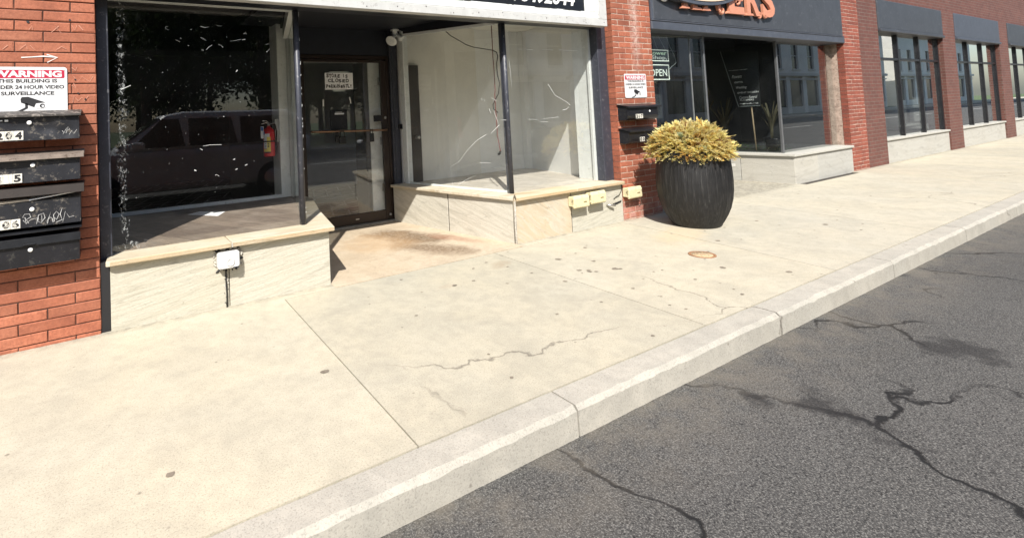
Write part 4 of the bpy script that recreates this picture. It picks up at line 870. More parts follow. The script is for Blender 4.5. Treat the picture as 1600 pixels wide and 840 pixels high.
for k in range(60):
    a = rr.uniform(0, 6.28); x = .779+.092*max(-1, min(1, 1.3*math.cos(a))); z = .345+.075*max(-1, min(1, 1.3*math.sin(a))); s_ = rr.uniform(.003, .012); M_ = Matrix.Rotation(R(90), 3, 'X') @ Matrix.Rotation(rr.uniform(0, 6), 3, 'Z') @ Matrix.Diagonal((1.7, .8, 1))
    mb.lathe([(0, -s_*.3), (s_, -s_*.1), (s_*.8, s_*.2), (0, s_*.35)], x+rr.uniform(-.012, .012), -.004, z+rr.uniform(-.01, .01), 7, rr.choice((0, 0, 1)), M=M_)
mb.build('sealant', [caulk, rubber], t)
mb = MB(); mb.tube([(.765, -.010, .286), (.763, -.009, .2), (.767, -.008, .1), (.765, -.010, -.004)], .0055, 8, 0)
for k in range(26):
    z = rr.uniform(.02, .28); x = .765+rr.uniform(-.016, .016); s_ = rr.uniform(.003, .010); mb.lathe([(0, -s_*1.5), (s_, 0), (0, s_*1.2)], x, -.004, z, 6, rr.choice((0, 1)))
mb.build('conduit', [rubber, caulk], t)
# vent stub and small cable at the base's end
t = thing('pipe_stub', 'short grey pipe stub poking from a dark hole in the stone base', 'pipe', (5.03, 0, .2))
mb = MB(); mb.tube([(4.98, -.004, .222), (5.02, -.03, .216), (5.075, -.045, .212)], .012, 10); mb.build('pipe', steel, t)
mb = MB(); mb.add([(5.09, -.0035, .196), (5.24, -.0035, .222), (5.243, -.0035, .242), (5.09, -.0035, .222)], [(0, 1, 2, 3)]); mb.build('painted_hole', ink_black, t)  # flat black patch paints the dark inside of the hole
mb = MB(); mb.tube([(5.263, -.006, .42), (5.252, -.008, .36), (5.20, -.012, .31), (5.14, -.008, .292), (5.11, -.004, .27)], .004, 6); o = mb.build('cable', rubber); tag(o, 'thin black cable looping down the stone base by the brick pillar', 'cable')

# floodlight under the soffit
t = thing('floodlight', 'twin-headed white floodlight fixed under the dark entrance soffit', 'light', (3.31, 1.75, 2.45))
mb = MB(); mb.lathe([(0, 0), (.050, 0), (.060, -.010), (.055, -.02), (.034, -.025), (.036, -.075), (.048, -.095), (.02, -.10), (0, -.10)], 3.31, 1.72, 2.453, 18); mb.build('base', white_trim, t)
def head(a, b, big):
    a, b = Vector(a), Vector(b); q_ = (b-a).normalized().to_track_quat('Z', 'Y').to_matrix()
    L = (b-a).length; mb = MB()
    pr = [(0, 0), (.022, 0), (.026, .04), (.03, .06)] + ([(.030, L*.6), (.075, L), (.070, L+.004), (0, L-.004)] if big else [(.034, L), (.030, L+.003), (0, L+.002)])
    mb.lathe(pr, a.x, a.y, a.z, 18, M=q_); mb.build('lamp_head', white_trim, t)
head((3.33, 1.70, 2.385), (3.36, 1.64, 2.315), False)
head((3.30, 1.72, 2.36), (3.225, 1.67, 2.29), True)
head((3.38, 1.72, 2.425), (3.475, 1.62, 2.405), False)

# notice on the door
t = thing('paper_notice', 'handwritten white notice reading store is closed, taped inside the glass door', 'notice', (2.56, 1.84, 1.69))
mb = MB(); mb.cbox(2.367, 2.744, 1.843, 1.8445, 1.692, 1.898, .0004); mb.build('sheet', paper, t)
mb = MB(); rr = random.Random(5)
def hand(s_, x, z, w, h):
    n = len(s_.replace(' ', '')); cw = w/len(s_); cx_ = x
    for ch in s_:
        if ch != ' ':
            a = rr.uniform(-.10, .10); hh = h*rr.uniform(.88, 1.08)*(.8 if ch.islower() else 1)
            put_text(mb, ch, (cx_+cw*.5, 1.8422, z+rr.uniform(-.004, .004)), (math.cos(a), 0, math.sin(a)), (-math.sin(a)+rr.uniform(-.1, .1), 0, math.cos(a)), cw*(.22 if ch == 'I' else .84), hh, bold=.042)
        cx_ += cw
hand('STORE IS', 2.385, 1.838, .29, .048); hand('CLOSED', 2.40, 1.780, .29, .044); hand('PeRMANeNTLY', 2.380, 1.712, .350, .047)
mb.build('lettering', ink_black, t)
tape_clear = mat('tape_clear', (.42, .46, .45), .4, bmp=0)
mb = MB(); mb.cbox(2.47, 2.63, 1.8445, 1.8455, 1.668, 1.695, .0003); mb.build('backing_strip', tape_clear, t)
mb = MB(); mb.cbox(2.43, 2.69, 1.8448, 1.8456, 1.893, 1.915, .0003); mb.build('backing_strip', tape_clear, t)

# fire extinguisher hung on the partition post
t = thing('fire_extinguisher', 'red fire extinguisher hanging on the white partition post inside the left window', 'fire extinguisher', (1.625, 1.80, .93))
ex, ey = 1.640, 1.80
mb = MB(); mb.lathe([(0, .945), (.058, .945), (.064, .955), (.065, 1.20), (.060, 1.235), (.040, 1.262), (.020, 1.275), (.020, 1.29), (0, 1.29)], ex, ey, 0, 28); mb.build('cylinder', red_paint, t)
mb = MB(); mb.lathe([(.0657, 1.105), (.0668, 1.107), (.0668, 1.121), (.0657, 1.123)], ex, ey, 0, 28); mb.build('strap', rubber, t)
def arc(mb, r_, a0, a1, z0, z1, mi, n=10):
    vs = []
    for k in range(n+1):
        a = R(a0+(a1-a0)*k/n); vs += [(ex+r_*math.cos(a), ey+r_*math.sin(a), z0), (ex+r_*math.cos(a), ey+r_*math.sin(a), z1)]
    mb.add(vs, [(2*k, 2*k+2, 2*k+3, 2*k+1) for k in range(n)], mi, smooth=True)
mb = MB(); arc(mb, .0660, -165, -100, 1.035, 1.20, 0); arc(mb, .0663, -128, -92, 1.00, 1.165, 1); arc(mb, .0663, -166, -128.5, 1.00, 1.03, 1); arc(mb, .0665, -160, -92, .985, .998, 3); arc(mb, .0663, -168, -150, 1.185, 1.225, 2)
for z in (1.05, 1.065, 1.085): arc(mb, .0668, -122, -106, z, z+.009, 3); arc(mb, .0668, -150, -134, z, z+.006, 3)
mb.build('label_wrap', [label_white, label_yellow, label_blue, ink_black], t)
mb = MB(); mb.cbox(ex-.095, ex-.06, ey-.012, ey-.008, 1.15, 1.285, .001, 1); mb.cbox(ex-.093, ex-.066, ey-.0135, ey-.0122, 1.235, 1.28, .0005, 2); mb.build('inspection_tag', [steel, label_white, label_blue], t)
mb = MB(); mb.tube([(ex, ey, 1.285), (ex, ey, 1.315)], .014, 10); mb.tube([(ex+.01, ey, 1.308), (ex-.03, ey-.01, 1.325), (ex-.085, ey-.02, 1.312)], .007, 6); mb.tube([(ex+.01, ey, 1.318), (ex-.03, ey-.01, 1.345), (ex-.075, ey-.02, 1.345)], .006, 6); mb.tube([(ex, ey, 1.30), (ex+.055, ey-.01, 1.315), (ex+.085, ey, 1.335)], .007, 6); mb.build('valve', steel, t)
mb = MB(); mb.tube([(ex+.02, ey-.01, 1.30), (ex+.07, ey-.02, 1.30), (ex+.085, ey-.02, 1.22), (ex+.075, ey-.02, 1.06)], .008, 7); mb.build('hose', rubber, t)
mb = MB(); mb.cbox(1.706, 1.756, 1.785, 1.83, 1.10, 1.36, .003); mb.build('wall_hook', steel, t)

# loose papers on the display floor
mb = MB(); mb.prism([(.697, 1.394), (.929, 1.103), (1.035, 1.303), (.825, 1.495)], .4714, .4726); o = mb.build('paper_sheet', paper); tag(o, 'loose white sheet of paper lying on the plank floor of the left window display', 'paper')
# cables hanging in the right window
mb = MB(); mb.tube(BLACK_CABLE[0], .0055, 6); o = mb.build('cable', rubber); tag(o, 'black cable drooping from the ceiling to the corner post of the right window', 'cable')
t = thing('cable', 'dark red cable hanging beside the corner post and ending in a black plug', 'cable', RED_CABLE[0][-1])
mb = MB(); mb.tube(RED_CABLE[0], .0055, 6); mb.build('wire', red_wire, t)
p = RED_CABLE[0][-1]; mb = MB(); mb.tube([(p[0]+.006, p[1]-.012, p[2]+.03), p, (p[0]-.008, p[1]+.012, p[2]-.012)], [.010, .014, .011], 8); mb.build('plug', rubber, t)

# valve cover in the walk
t = thing('valve_cover', 'small round rusty utility cover set in the pale concrete sidewalk', 'utility cover', (4.572, -1.265, 0))
mb = MB(); mb.lathe([(.108, .0), (.107, .005), (.094, .006), (.090, .002), (.085, .002)], 4.572, -1.265, 0, 36); mb.build('rim', rust, t)
mb = MB(); mb.lathe([(0, .0), (.084, .0), (.083, .0045), (.0, .0045)], 4.572, -1.265, 0, 32)
for a in range(6):
    for r_ in (.03, .058): mb.lathe([(0, .0046), (.008, .0046), (.006, .0075), (0, .0075)], 4.572+r_*math.cos(a*1.047+r_*9), -1.265+r_*math.sin(a*1.047+r_*9), 0, 8)
mb.build('lid', mat('sandy_lid', (.46, .36, .22), .9, var=.25, scale=40, bmp=.5, dirt=((.28, .14, .07), .4)), t)

# ------------------------------------------------------------------ planter and shrub
px, py = 5.672, -.60
prof = [(.222, 0), (.232, .012), (.262, .06), (.298, .13), (.330, .21), (.352, .30), (.364, .40), (.366, .50), (.361, .60), (.353, .70), (.346, .775), (.344, .812), (.336, .820), (.318, .818), (.310, .80), (.306, .72)]
t = thing('planter', 'tall dark charcoal ribbed planter standing on the sidewalk by the red pillar', 'planter', (px, py, 0))
n = 420; rr = random.Random(9); vs = []; fs = []
rows = []
for i in range(len(prof)-1):
    k = 5 if 1 < i < 11 else 1
    for s_ in range(k): a, b = prof[i], prof[i+1]; rows.append((a[0]+(b[0]-a[0])*s_/k, a[1]+(b[1]-a[1])*s_/k))
rows.append(prof[-1])
rib = [rr.uniform(-1, 1)*.6+math.sin(k*1.9)*.5 for k in range(n)]
for r_, z in rows:
    amp = .0021 if .02 < z < .80 else .0006
    for k in range(n):
        a = 2*math.pi*k/n
        q_ = rib[k]+.9*noise.noise(Vector((k*.9, z*5, 0)))
        rad = r_+amp*q_; vs.append((px+rad*math.cos(a), py+rad*math.sin(a), z))
for i in range(len(rows)-1):
    for k in range(n): fs.append((i*n+k, i*n+(k+1) % n, (i+1)*n+(k+1) % n, (i+1)*n+k))
fs.append(tuple(range(n-1, -1, -1)))
pm, pnt, pb, pnd, plk = newmat('charcoal_resin')
v = coords(pnt, (1, 1, .06)); c = ramp(pnt, nz(pnt, v, 42, 6, .8), [(.40, (.003, .003, .0032)), (.53, (.0075, .0072, .0075)), (.61, (.024, .023, .022)), (.74, (.08, .076, .072))])
c = mixc(pnt, ramp(pnt, nz(pnt, coords(pnt), 8, 6, .7), [(.5, g(0)), (.8, g(.3))]), c, (.04, .038, .036))
plk.new(c, pb.inputs['Base Color']); pb.inputs['Roughness'].default_value = .55; bump(pnt, pb, nz(pnt, v, 120, 4, .7), .5, .004)
mb = MB(); mb.add(vs, fs, 0, smooth=True); mb.build('pot', pm, t)
mb = MB(); mb.lathe([(0, .735), (.15, .745), (.307, .725)], px, py, 0, 40); mb.build('soil', mat('potting_soil', (.045, .03, .02), 1, var=.4, scale=40, bmp=1), t)
t = thing('shrub', 'spreading golden yellow conifer shrub overflowing the dark planter', 'shrub', (px, py, .74))
rr = random.Random(21); mb = MB(); tw = MB()
def spray(base, d, L, tone, dr):
    d = Vector(d).normalized(); side = d.cross(Vector((rr.uniform(-.4, .4), rr.uniform(-.4, .4), 1))).normalized(); upv = side.cross(d)
    nseg = 6; pts = []
    for k in range(nseg+1):
        s_ = k/nseg; pts.append(Vector(base)+d*(L*s_)+Vector((0, 0, -dr*L*s_*s_)))
    tw.tube(pts[:-1], [.0026*(1-k/nseg*.7) for k in range(nseg)], 3, 0, cap=False)
    for k in range(1, nseg+1):
        s_ = k/nseg; w = (1-abs(s_-.45)*.9)
        for sd in (-1, 1):
            for jj in (0, 1):
                a = rr.uniform(.45, .95)*sd; tilt = rr.uniform(-.5, .6)
                ld = (d*math.cos(a)+side*math.sin(a)+upv*tilt*.6).normalized(); ll = L*rr.uniform(.22, .38)*w
                wd = (ld.cross(upv+side*rr.uniform(-.7, .7))).normalized()*ll*rr.uniform(.16, .27)
                p0 = pts[k]-d*(L/nseg*.5*jj)
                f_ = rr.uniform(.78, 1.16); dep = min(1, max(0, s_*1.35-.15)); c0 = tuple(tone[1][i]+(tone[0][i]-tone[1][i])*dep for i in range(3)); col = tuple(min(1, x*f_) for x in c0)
                m_ = p0+ld*ll*.55
                mb.add([p0, m_+wd, p0+ld*ll, m_-wd], [(0, 1, 2, 3)], 0, col)
    k = pts[-1]; mb.add([k-d*.01, k+side*.006, k+d*.026, k-side*.006], [(0, 1, 2, 3)], 0, tone[0])
gold = ((1.0, .90, .40), (.90, .72, .26)); straw = ((1.0, .90, .48), (.88, .70, .32)); amber = ((.92, .66, .20), (.60, .35, .10)); brown = ((.42, .21, .08), (.20, .09, .04)); bluish = ((.58, .70, .50), (.45, .55, .35))
for i in range(4300):
    az = rr.uniform(0, 2*math.pi); el = math.asin(min(1, rr.uniform(-.20, 1.0)))
    rx = .368*(1+.10*math.sin(az*3+1)+.08*math.sin(az*5+2.2)); rz = .300
    outw = Vector((math.cos(az)*math.cos(el), math.sin(az)*math.cos(el), math.sin(el)))
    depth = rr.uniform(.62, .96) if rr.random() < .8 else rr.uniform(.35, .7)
    L = rr.uniform(.055, .115)
    base = Vector((px, py, .800))+Vector((outw.x*rx*depth, outw.y*rx*depth, outw.z*rz*depth))
    hole = (outw-Vector((-.55, -.62, .56))).length < .24
    if hole and rr.random() < .8: continue
    d = (outw*Vector((1, 1, .75))+Vector((rr.uniform(-.75, .75), rr.uniform(-.75, .75), rr.uniform(-.15, .55))))
    tone = rr.choices([gold, straw, amber, brown], [5, 4, 1.6, .35])[0]
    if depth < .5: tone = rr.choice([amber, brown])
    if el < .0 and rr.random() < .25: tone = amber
    if (outw-Vector((-.80, -.25, .55))).length < .13 or (outw-Vector((-.70, -.68, .30))).length < .08: tone = bluish if rr.random() < .6 else tone
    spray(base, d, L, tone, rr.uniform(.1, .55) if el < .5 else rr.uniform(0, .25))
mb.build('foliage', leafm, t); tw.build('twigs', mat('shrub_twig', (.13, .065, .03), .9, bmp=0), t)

# ------------------------------------------------------------------ the flower shop next door
fs_ = thing('flower_shop', 'charcoal fronted flower shop beside the red pillar, with dark glass and salmon letters', 'shop', (6.02, 0, 0))
def bay(xa, xb, flip, gm):
    """stone base, sill, dark panes and post of one display bay between xa and xb (flip: angled side to the left)"""
    mb = MB()
    P = [(xa, 0), (xb, 0), (xb+.40, 1.7), (xa, 1.7)] if not flip else [(xa, 0), (xb, 0), (xb, 1.7), (xa-.24, 1.7)]
    if not flip:
        mb.prism([(xa, 0), ((xa+xb)/2, 0), ((xa+xb)/2, 1.7), (xa, 1.7)], -.06, .42, 0, (1, 1, 1)); mb.prism([((xa+xb)/2+.006, .001), (xb, .001), (xb+.40, 1.7), ((xa+xb)/2+.006, 1.7)], -.06, .4195, 0, (.95, .96, .97))
    else:
        mb.prism([(xa-.10, .72), (xa, 0), (xa+.8, 0), (xa+.8, .72)], -.06, .42, 0, (1.02, 1.01, .99)); mb.prism([(xa-.24, 1.7), (xa-.101, .727), (xa+.8, .727), (xa+.8, 1.7)], -.06, .4195, 0, (.96, .97, .97)); mb.prism([(xa+.806, .001), (xb, .001), (xb, 1.7), (xa+.806, 1.7)], -.06, .4195, 0, (.95, .96, .97))
    bk = mb.build('stone_bulkhead', stone_grey, fs_, .004)
    mb = MB(); Q = [(xa, -.03), (xb+.03, -.03), (xb+.43, 1.7), (xa, 1.7)] if not flip else [(xa-.03, -.03), (xb, -.03), (xb, 1.7), (xa-.27, 1.7)]
    mb.prism(Q, .424, .462, 0, (1.05, 1.05, 1.04)); mb.build('window_sill', stone_grey, bk, .005)
    fr = MB(); fr.cbox(xa+.01, xb-.15, .205, .26, 2.27, 2.45, .004)
    w = fr.build('display_window', charcoal, fs_)
    if not flip:
        pane('window_pane', (xa+.01, .19), (xb-.165, .19), .4625, 2.33, gm, w); pane('window_pane', (xb-.155, .205), (xb+.24, 1.70), .4625, 2.42, gm, w)
        mb = MB(); mb.cbox(xb-.17, xb-.135, .183, .225, .4622, 2.45, .006); mb.build('corner_post', mat('aluminium', (.16, .165, .17), .4, .5, bmp=0), w)
        mb = MB(); mb.cbox(xb-.505, xb-.497, .182, .20, .4625, 2.28, .001); mb.build('glazing_joint', mat('pale_joint', (.24, .25, .25), .4, .3, bmp=0), w)
    else:
        pane('window_pane', (xa-.10+.17, 1.70), (xa+.155, .205), .4625, 2.42, gm, w) if False else pane('window_pane', (xa-.08, 1.70), (xa+.145, .205), .4625, 2.42, gm, w); pane('window_pane', (xa+.155, .19), (xb-.01, .19), .4625, 2.33, gm, w)
        mb = MB(); mb.cbox(xa+.128, xa+.165, .183, .225, .4622, 2.45, .006); mb.build('corner_post', mat('aluminium_post', (.16, .165, .17), .4, .5, bmp=0), w)
bay(6.022, 7.662, False, glass_dark)
bay(9.452, 11.6, True, glass_dark)
mb = MB(); mb.box(6.03, 7.9, 1.75, 1.8, 0, 3); mb.box(6.15, 6.2, .3, 1.75, 0, 3); mb.box(9.35, 11.6, 1.75, 1.8, 0, 3); mb.box(11.55, 11.6, .3, 1.75, 0, 3); mb.box(6.15, 11.6, .28, 9, 2.9, 3.0); mb.box(6.2, 7.6, .22, 1.75, .4635, .468); mb.box(9.6, 11.55, .22, 1.75, .4635, .468)
mb.build('display_lining', mat('charcoal_lining', (.022, .024, .026), .8, var=.1, bmp=0), fs_)
mb = MB(); mb.hexa([(6.05, .28, 2.20), (7.36, .28, 2.285), (7.36, .34, 2.285), (6.05, .34, 2.20), (6.05, .28, 2.235), (7.36, .28, 2.32), (7.36, .34, 2.32), (6.05, .34, 2.235)]); mb.build('window_valance', mat('old_cream_board', (.26, .25, .20), .7, bmp=0), fs_)
mb = MB(); mb.cbox(6.022, 11.6, -.02, .21, 2.276, 2.385, .008); mb.cbox(6.022, 11.6, -.026, .2, 2.3862, 2.402, .005); mb.box(6.022, 6.07, -.018, .2, 2.4025, 3.4); mb.box(6.022, 11.6, .0, .21, 2.4023, 3.4, 1); mb.cbox(6.085, 11.55, -.012, 0, 2.405, 3.35, .006, 1); mb.cbox(6.022, 11.6, -.09, .2, 3.4, 3.52, .01)
fsf = mb.build('sign_fascia', [charcoal_trim, charcoal], fs_)
mb = MB()
def serif(txt, x0, x1, z0, z1, y, t_=.035):
    put_text(mb, txt, ((x0+x1)/2, y, z0), (1, 0, 0), (0, 0, 1), x1-x0, z1-z0, bold=.035, mi=0, thick=t_, n=(0, -1, 0))
def foot(x0, x1, z, y, h=.032): mb.hexa([(x0, y-.036, z-.004), (x1, y-.036, z+.002), (x1, y, z+.002), (x0, y, z-.004), (x0+.03, y-.036, z+h), (x1-.03, y-.036, z+h), (x1-.03, y, z+h), (x0+.03, y, z+h)])
yL, zb = -.030, 2.575
serif('R', 6.66, 7.00, zb, 3.07, yL); foot(6.60, 6.80, zb, yL); foot(6.86, 7.08, zb-.002, yL)
serif('I', 7.14, 7.22, zb, 3.07, yL); foot(7.085, 7.29, zb, yL)
serif('V', 7.34, 7.66, zb+.02, 3.07, yL)
serif('E', 7.76, 8.16, zb, 3.07, yL); foot(7.70, 8.20, zb-.001, yL)
serif('R', 8.24, 8.62, zb, 3.07, yL); foot(8.20, 8.42, zb-.0015, yL)
serif('S', 8.70, 9.06, zb, 3.07, yL)
def curl(cx_, cz_, r_, a0, a1, w): 
    pts = [(cx_+r_*(1-.45*k/14)*math.cos(R(a0+(a1-a0)*k/14)), yL-.018, cz_+r_*(1-.45*k/14)*math.sin(R(a0+(a1-a0)*k/14))) for k in range(15)]
    mb.tube(pts, [w*(1-.4*k/14) for k in range(15)], 6)
curl(7.58, 2.605, .055, 180, 470, .024); curl(8.02, 2.76, .07, 200, -110, .024); curl(8.60, 2.585, .05, 120, -160, .022); curl(8.78, 2.62, .06, 160, 460, .022); curl(6.72, 2.9, .06, 0, 300, .02)
mb.build('lettering', copper, fsf)
mb = MB(); OX, OZ = 6.97, 2.935
ov = [(OX+1.05*math.cos(2*math.pi*k/64), OZ+.302*math.sin(2*math.pi*k/64)) for k in range(64)]
mb.add([(x, -.105, z) for x, z in ov]+[(x, -.012, z) for x, z in ov], [tuple(range(64)), tuple(range(127, 63, -1))]+[(64+i, 64+(i+1) % 64, (i+1) % 64, i) for i in range(64)], 0)
def ring(a0, b0, a1, b1, y, mi):
    vs = []
    for k in range(64):
        an = 2*math.pi*k/64; vs += [(OX+a0*math.cos(an), y, OZ+b0*math.sin(an)), (OX+a1*math.cos(an), y, OZ+b1*math.sin(an))]
    mb.add(vs, [(2*k, 2*((k+1) % 64), 2*((k+1) % 64)+1, 2*k+1) for k in range(64)], mi)
ring(1.005, .262, .985, .250, -.1065, 1)
mb.add([(OX+.985*math.cos(2*math.pi*k/64), -.107, OZ+.250*math.sin(2*math.pi*k/64)) for k in range(64)], [tuple(range(64))], 2)
mb.build('oval_plaque', [charcoal_trim, ink_black, cream_paint], fsf)
mb = MB(); pts = [(6.30+.075*(1-.04*k)*math.cos(R(200+k*24)), -.03, 2.70+.055*(1-.04*k)*math.sin(R(200+k*24))) for k in range(20)]; mb.tube(pts, .014, 7); mb.build('scroll_ornament', letter_white, fsf)
# recessed door, soffit
mb = MB(); mb.box(7.45, 9.7, .0, 1.95, 2.45, 2.50); mb.box(7.9, 9.4, 1.86, 1.95, 2.12, 2.45); mb.box(7.88, 8.10, 1.80, 1.95, 0, 2.45); mb.box(9.10, 9.38, 1.80, 1.95, 0, 2.45); mb.build('soffit', black_paint, fs_)
fd = MB(); fd.cbox(8.10, 8.18, 1.84, 1.88, 0, 2.118, .004); fd.cbox(9.02, 9.10, 1.84, 1.88, 0, 2.118, .004); fd.cbox(8.181, 9.019, 1.84, 1.88, .02, .20, .004); fd.cbox(8.181, 9.019, 1.84, 1.88, 2.04, 2.118, .004)
fdo = fd.build('door', black_metal, fs_); pane('door_pane', (8.18, 1.855), (9.02, 1.855), .19, 2.05, glass_dark, fdo)
mb = MB(); mb.tube([(8.22, 1.84, .85), (8.22, 1.79, .87), (8.22, 1.79, 1.25), (8.22, 1.84, 1.27)], .012, 8); mb.build('handle', steel, fdo)
brick_far = brick_mat('dark_red_brick', ((.22, .06, .04), (.28, .075, .045), (.32, .09, .055)))
mb = MB(); rng = random.Random(6); brick_run(mb, 11.6, 12.3, 0, .102, -.05, 3.5, .0672, .012, .222, .008, 11.71, rng, colspread=.2); mb.box(11.604, 12.296, .0035, .3, -.1, 3.5, 1); mb.build('brick_pier', [brick_far, mortar_pale], fs_)
mb = MB(); mb.box(6.02, 12.3, .03, .3, 3.5, 6.6); mb.build('upper_wall', wall_dark, fs_)
mb = MB(); mb.box(6.16, 6.25, .3, 9.5, 0, 6.4); mb.box(12.2, 12.3, .3, 9.5, 0, 6.4); mb.box(6.16, 12.3, 9.5, 9.6, 0, 6.4); mb.build('side_wall', dark_wall, fs_)
mb = MB(); mb.box(6.1, 12.3, .03, 9.6, 6.6, 6.72); mb.build('roof', charcoal, fs_)
mb = MB(); mb.quad((6.2, 1.85, .003), (12.2, 1.85, .003), (12.2, 9.5, .003), (6.2, 9.5, .003)); mb.build('shop_floor', dark_wall, fs_)

# window signs and display
u, v_ = (1, 0, 0), (0, 0, 1)
def tube_rect(mb, x0, x1, z0, z1, y, r_): mb.tube([(x0, y, z0), (x1, y, z0), (x1, y, z1), (x0, y, z1), (x0, y, z0+.0001)], r_, 6)
t = thing('window_sign', 'green and white Flower Shop sign hanging in the flower shop window', 'sign', (6.56, .27, 1.91))
mb = MB(); mb.cbox(6.30, 6.775, .262, .272, 1.912, 2.070, .003); mb.build('panel', neon_panel, t)
mb = MB(); tube_rect(mb, 6.305, 6.77, 1.917, 2.065, .258, .0065); mb.build('border', neon_tube, t)
mb = MB(); put_text(mb, 'Flower', (6.735, .259, 1.998), u, v_, .40, .055, bold=.012, just='r', mi=1); put_text(mb, 'Shop,', (6.74, .259, 1.925), u, v_, .34, .064, bold=.012, just='r', mi=0); mb.build('lettering', [neon_tube, tube_mat('green_tube_added_glow', (.62, .84, .58), .28)], t)  # letters carry the same added glow
t = thing('window_sign', 'white outlined OPEN sign hanging just below the Flower Shop sign', 'sign', (6.56, .27, 1.66))
mb = MB(); mb.cbox(6.30, 6.765, .262, .272, 1.660, 1.868, .003); mb.build('panel', mat('sign_panel_black', (.010, .011, .011), .4, bmp=0), t)
mb = MB(); tube_rect(mb, 6.305, 6.760, 1.666, 1.862, .258, .008); mb.build('border', neon_tube, t)
mb = MB(); put_text(mb, 'OPEN', (6.72, .259, 1.712), u, v_, .375, .095, bold=.006, just='r'); mb.build('lettering', neon_tube, t)
mb = MB(); mb.tube([(6.76, .258, 1.80), (6.84, .27, 1.835), (6.98, .28, 1.90), (6.95, .28, 2.0), (6.86, .28, 2.12), (6.78, .28, 2.28)], .0022, 6); o = mb.build('cord', tape_clear); tag(o, 'pale cord looping from the OPEN sign up to the window head', 'cord')
mb = MB(); mb.tube([(6.56, .27, 2.07), (6.48, .275, 2.25)], .002, 5); mb.tube([(6.74, .27, 2.07), (6.60, .275, 2.26)], .002, 5); o = mb.build('cord', tape_clear); tag(o, 'pair of thin pale hanging cords above the Flower Shop sign', 'cord')
t = thing('picture_frame', 'black picture frame leaning inside the flower shop window under the OPEN sign', 'frame', (6.58, .5, 1.1)); mb = MB(); mb.cbox(6.36, 6.80, .40, .42, 1.10, 1.62, .005); mb.build('frame', black_paint, t); mb = MB(); mb.box(6.39, 6.77, .3965, .3998, 1.14, 1.58); mb.build('picture', mat('dim_print', (.05, .055, .06), .5, bmp=0), t)
t = thing('easel', 'dim stand behind the flower shop window holding the black frame', 'easel', (6.58, .45, .468)); mb = MB(); mb.tube([(6.40, .40, .468), (6.5, .44, 1.62)], .012, 6); mb.tube([(6.76, .40, .468), (6.66, .44, 1.62)], .012, 6); mb.tube([(6.58, .7, .468), (6.58, .46, 1.6)], .012, 6); mb.build('legs', black_metal, t); mb = MB(); mb.box(6.38, 6.78, .385, .43, 1.085, 1.098); mb.build('ledge', black_metal, t)
# lettered board in the far angled window; it stands on a stick
t = thing('shop_board', 'slanted black board with white service list standing in the far flower shop window', 'sign', (9.72, .8, .47))
A_, B_, C_, D_ = Vector((9.60, 1.04, 2.22)), Vector((9.70, .50, 2.15)), Vector((9.70, .52, 1.24)), Vector((9.645, .83, 1.235))
nb = (B_-A_).cross(D_-A_).normalized(); nb = nb if nb.x < 0 else -nb
mb = MB(); bk = -nb*.012
mb.add([A_, B_, C_, D_, A_+bk, B_+bk, C_+bk, D_+bk], [(0, 1, 2, 3), (7, 6, 5, 4), (0, 4, 5, 1), (1, 5, 6, 2), (2, 6, 7, 3), (3, 7, 4, 0)]); mb.build('board', mat('black_board', (.014, .016, .017), .45, var=.1, bmp=0), t)
mb = MB(); stroke(mb, [A_+nb*.003, D_+nb*.003], .010, nb); stroke(mb, [D_+nb*.003, C_+nb*.003], .006, nb); mb.build('edge', mat('board_edge', (.30, .32, .32), .5, bmp=0), t)
mb = MB(); uu = (C_-D_).normalized(); vv = (A_-D_); vv = (vv-uu*vv.dot(uu)).normalized()
def bline(s_, f, off, w, h, b=0, sh=0): 
    p = A_.lerp(D_, f); put_text(mb, s_, p+uu*off+nb*.003, uu, vv, w, h, bold=b, shear=sh, just='l', n=nb)
bline('Flowers', .50, .04, .145, .055, 0, .35); bline('GIFTS', .59, .05, .125, .030, .01); bline('Wedding', .70, .05, .155, .055, 0, .35); bline('EVENT DESIGN', .775, .05, .30, .028, .01); bline('Custom Funeral', .865, .05, .26, .045, 0, .35); bline('FLOWERS', .905, .05, .20, .028, .01)
p0 = A_.lerp(D_, .36)+uu*.03+nb*.003
stroke(mb, [p0+uu*.024*k+vv*.003*math.sin(k*2.3) for k in range(13)], .004, nb, 0, .8); p0 = A_.lerp(D_, .955)+uu*.03+nb*.003; stroke(mb, [p0+uu*.022*k+vv*.004*math.sin(k*2.1) for k in range(13)], .008, nb, 0, .8)
mb.build('lettering', letter_white, t)
mb = MB(); mb.tube([(9.70, .63, .47), (9.705, .66, 1.25)], .011, 7); mb.build('stick', mat('bare_wood', (.34, .25, .15), .7, bmp=.1), t)
def dry_plant(x, y, z, h, n, label, col, seed, potted=True):
    t = thing('potted_plant', label, 'plant', (x, y, z)); rr = random.Random(seed); mb = MB(); zb_ = z+(.22 if potted else 0)
    for k in range(n):
        a = rr.uniform(0, 6.28); l_ = h*rr.uniform(.6, 1.1); sp_ = rr.uniform(.15, .6); w = rr.uniform(.012, .024)
        pts = [Vector((x+math.cos(a)*sp_*l_*s_*s_, y+math.sin(a)*sp_*l_*s_*s_*.6, zb_-.02+l_*(s_-.25*sp_*s_*s_))) for s_ in (0, .25, .5, .75, 1)]
        sd = Vector((-math.sin(a), math.cos(a), .2)); vs = []
        for i, p in enumerate(pts): ww = w*(1-.95*abs(i/4-.35)); vs += [p-sd*ww, p+sd*ww]
        f_ = rr.uniform(.7, 1.2); mb.add(vs, [(2*i, 2*i+1, 2*i+3, 2*i+2) for i in range(4)], 0, tuple(c*f_ for c in col))
    mb.build('leaves', leafm, t)
    if potted: mb = MB(); mb.lathe([(0, z), (.08, z), (.12, z+.20), (.125, z+.215), (.112, z+.22), (.105, z+.205), (0, z+.205)], x, y, 0, 20); mb.build('pot', black_metal, t)
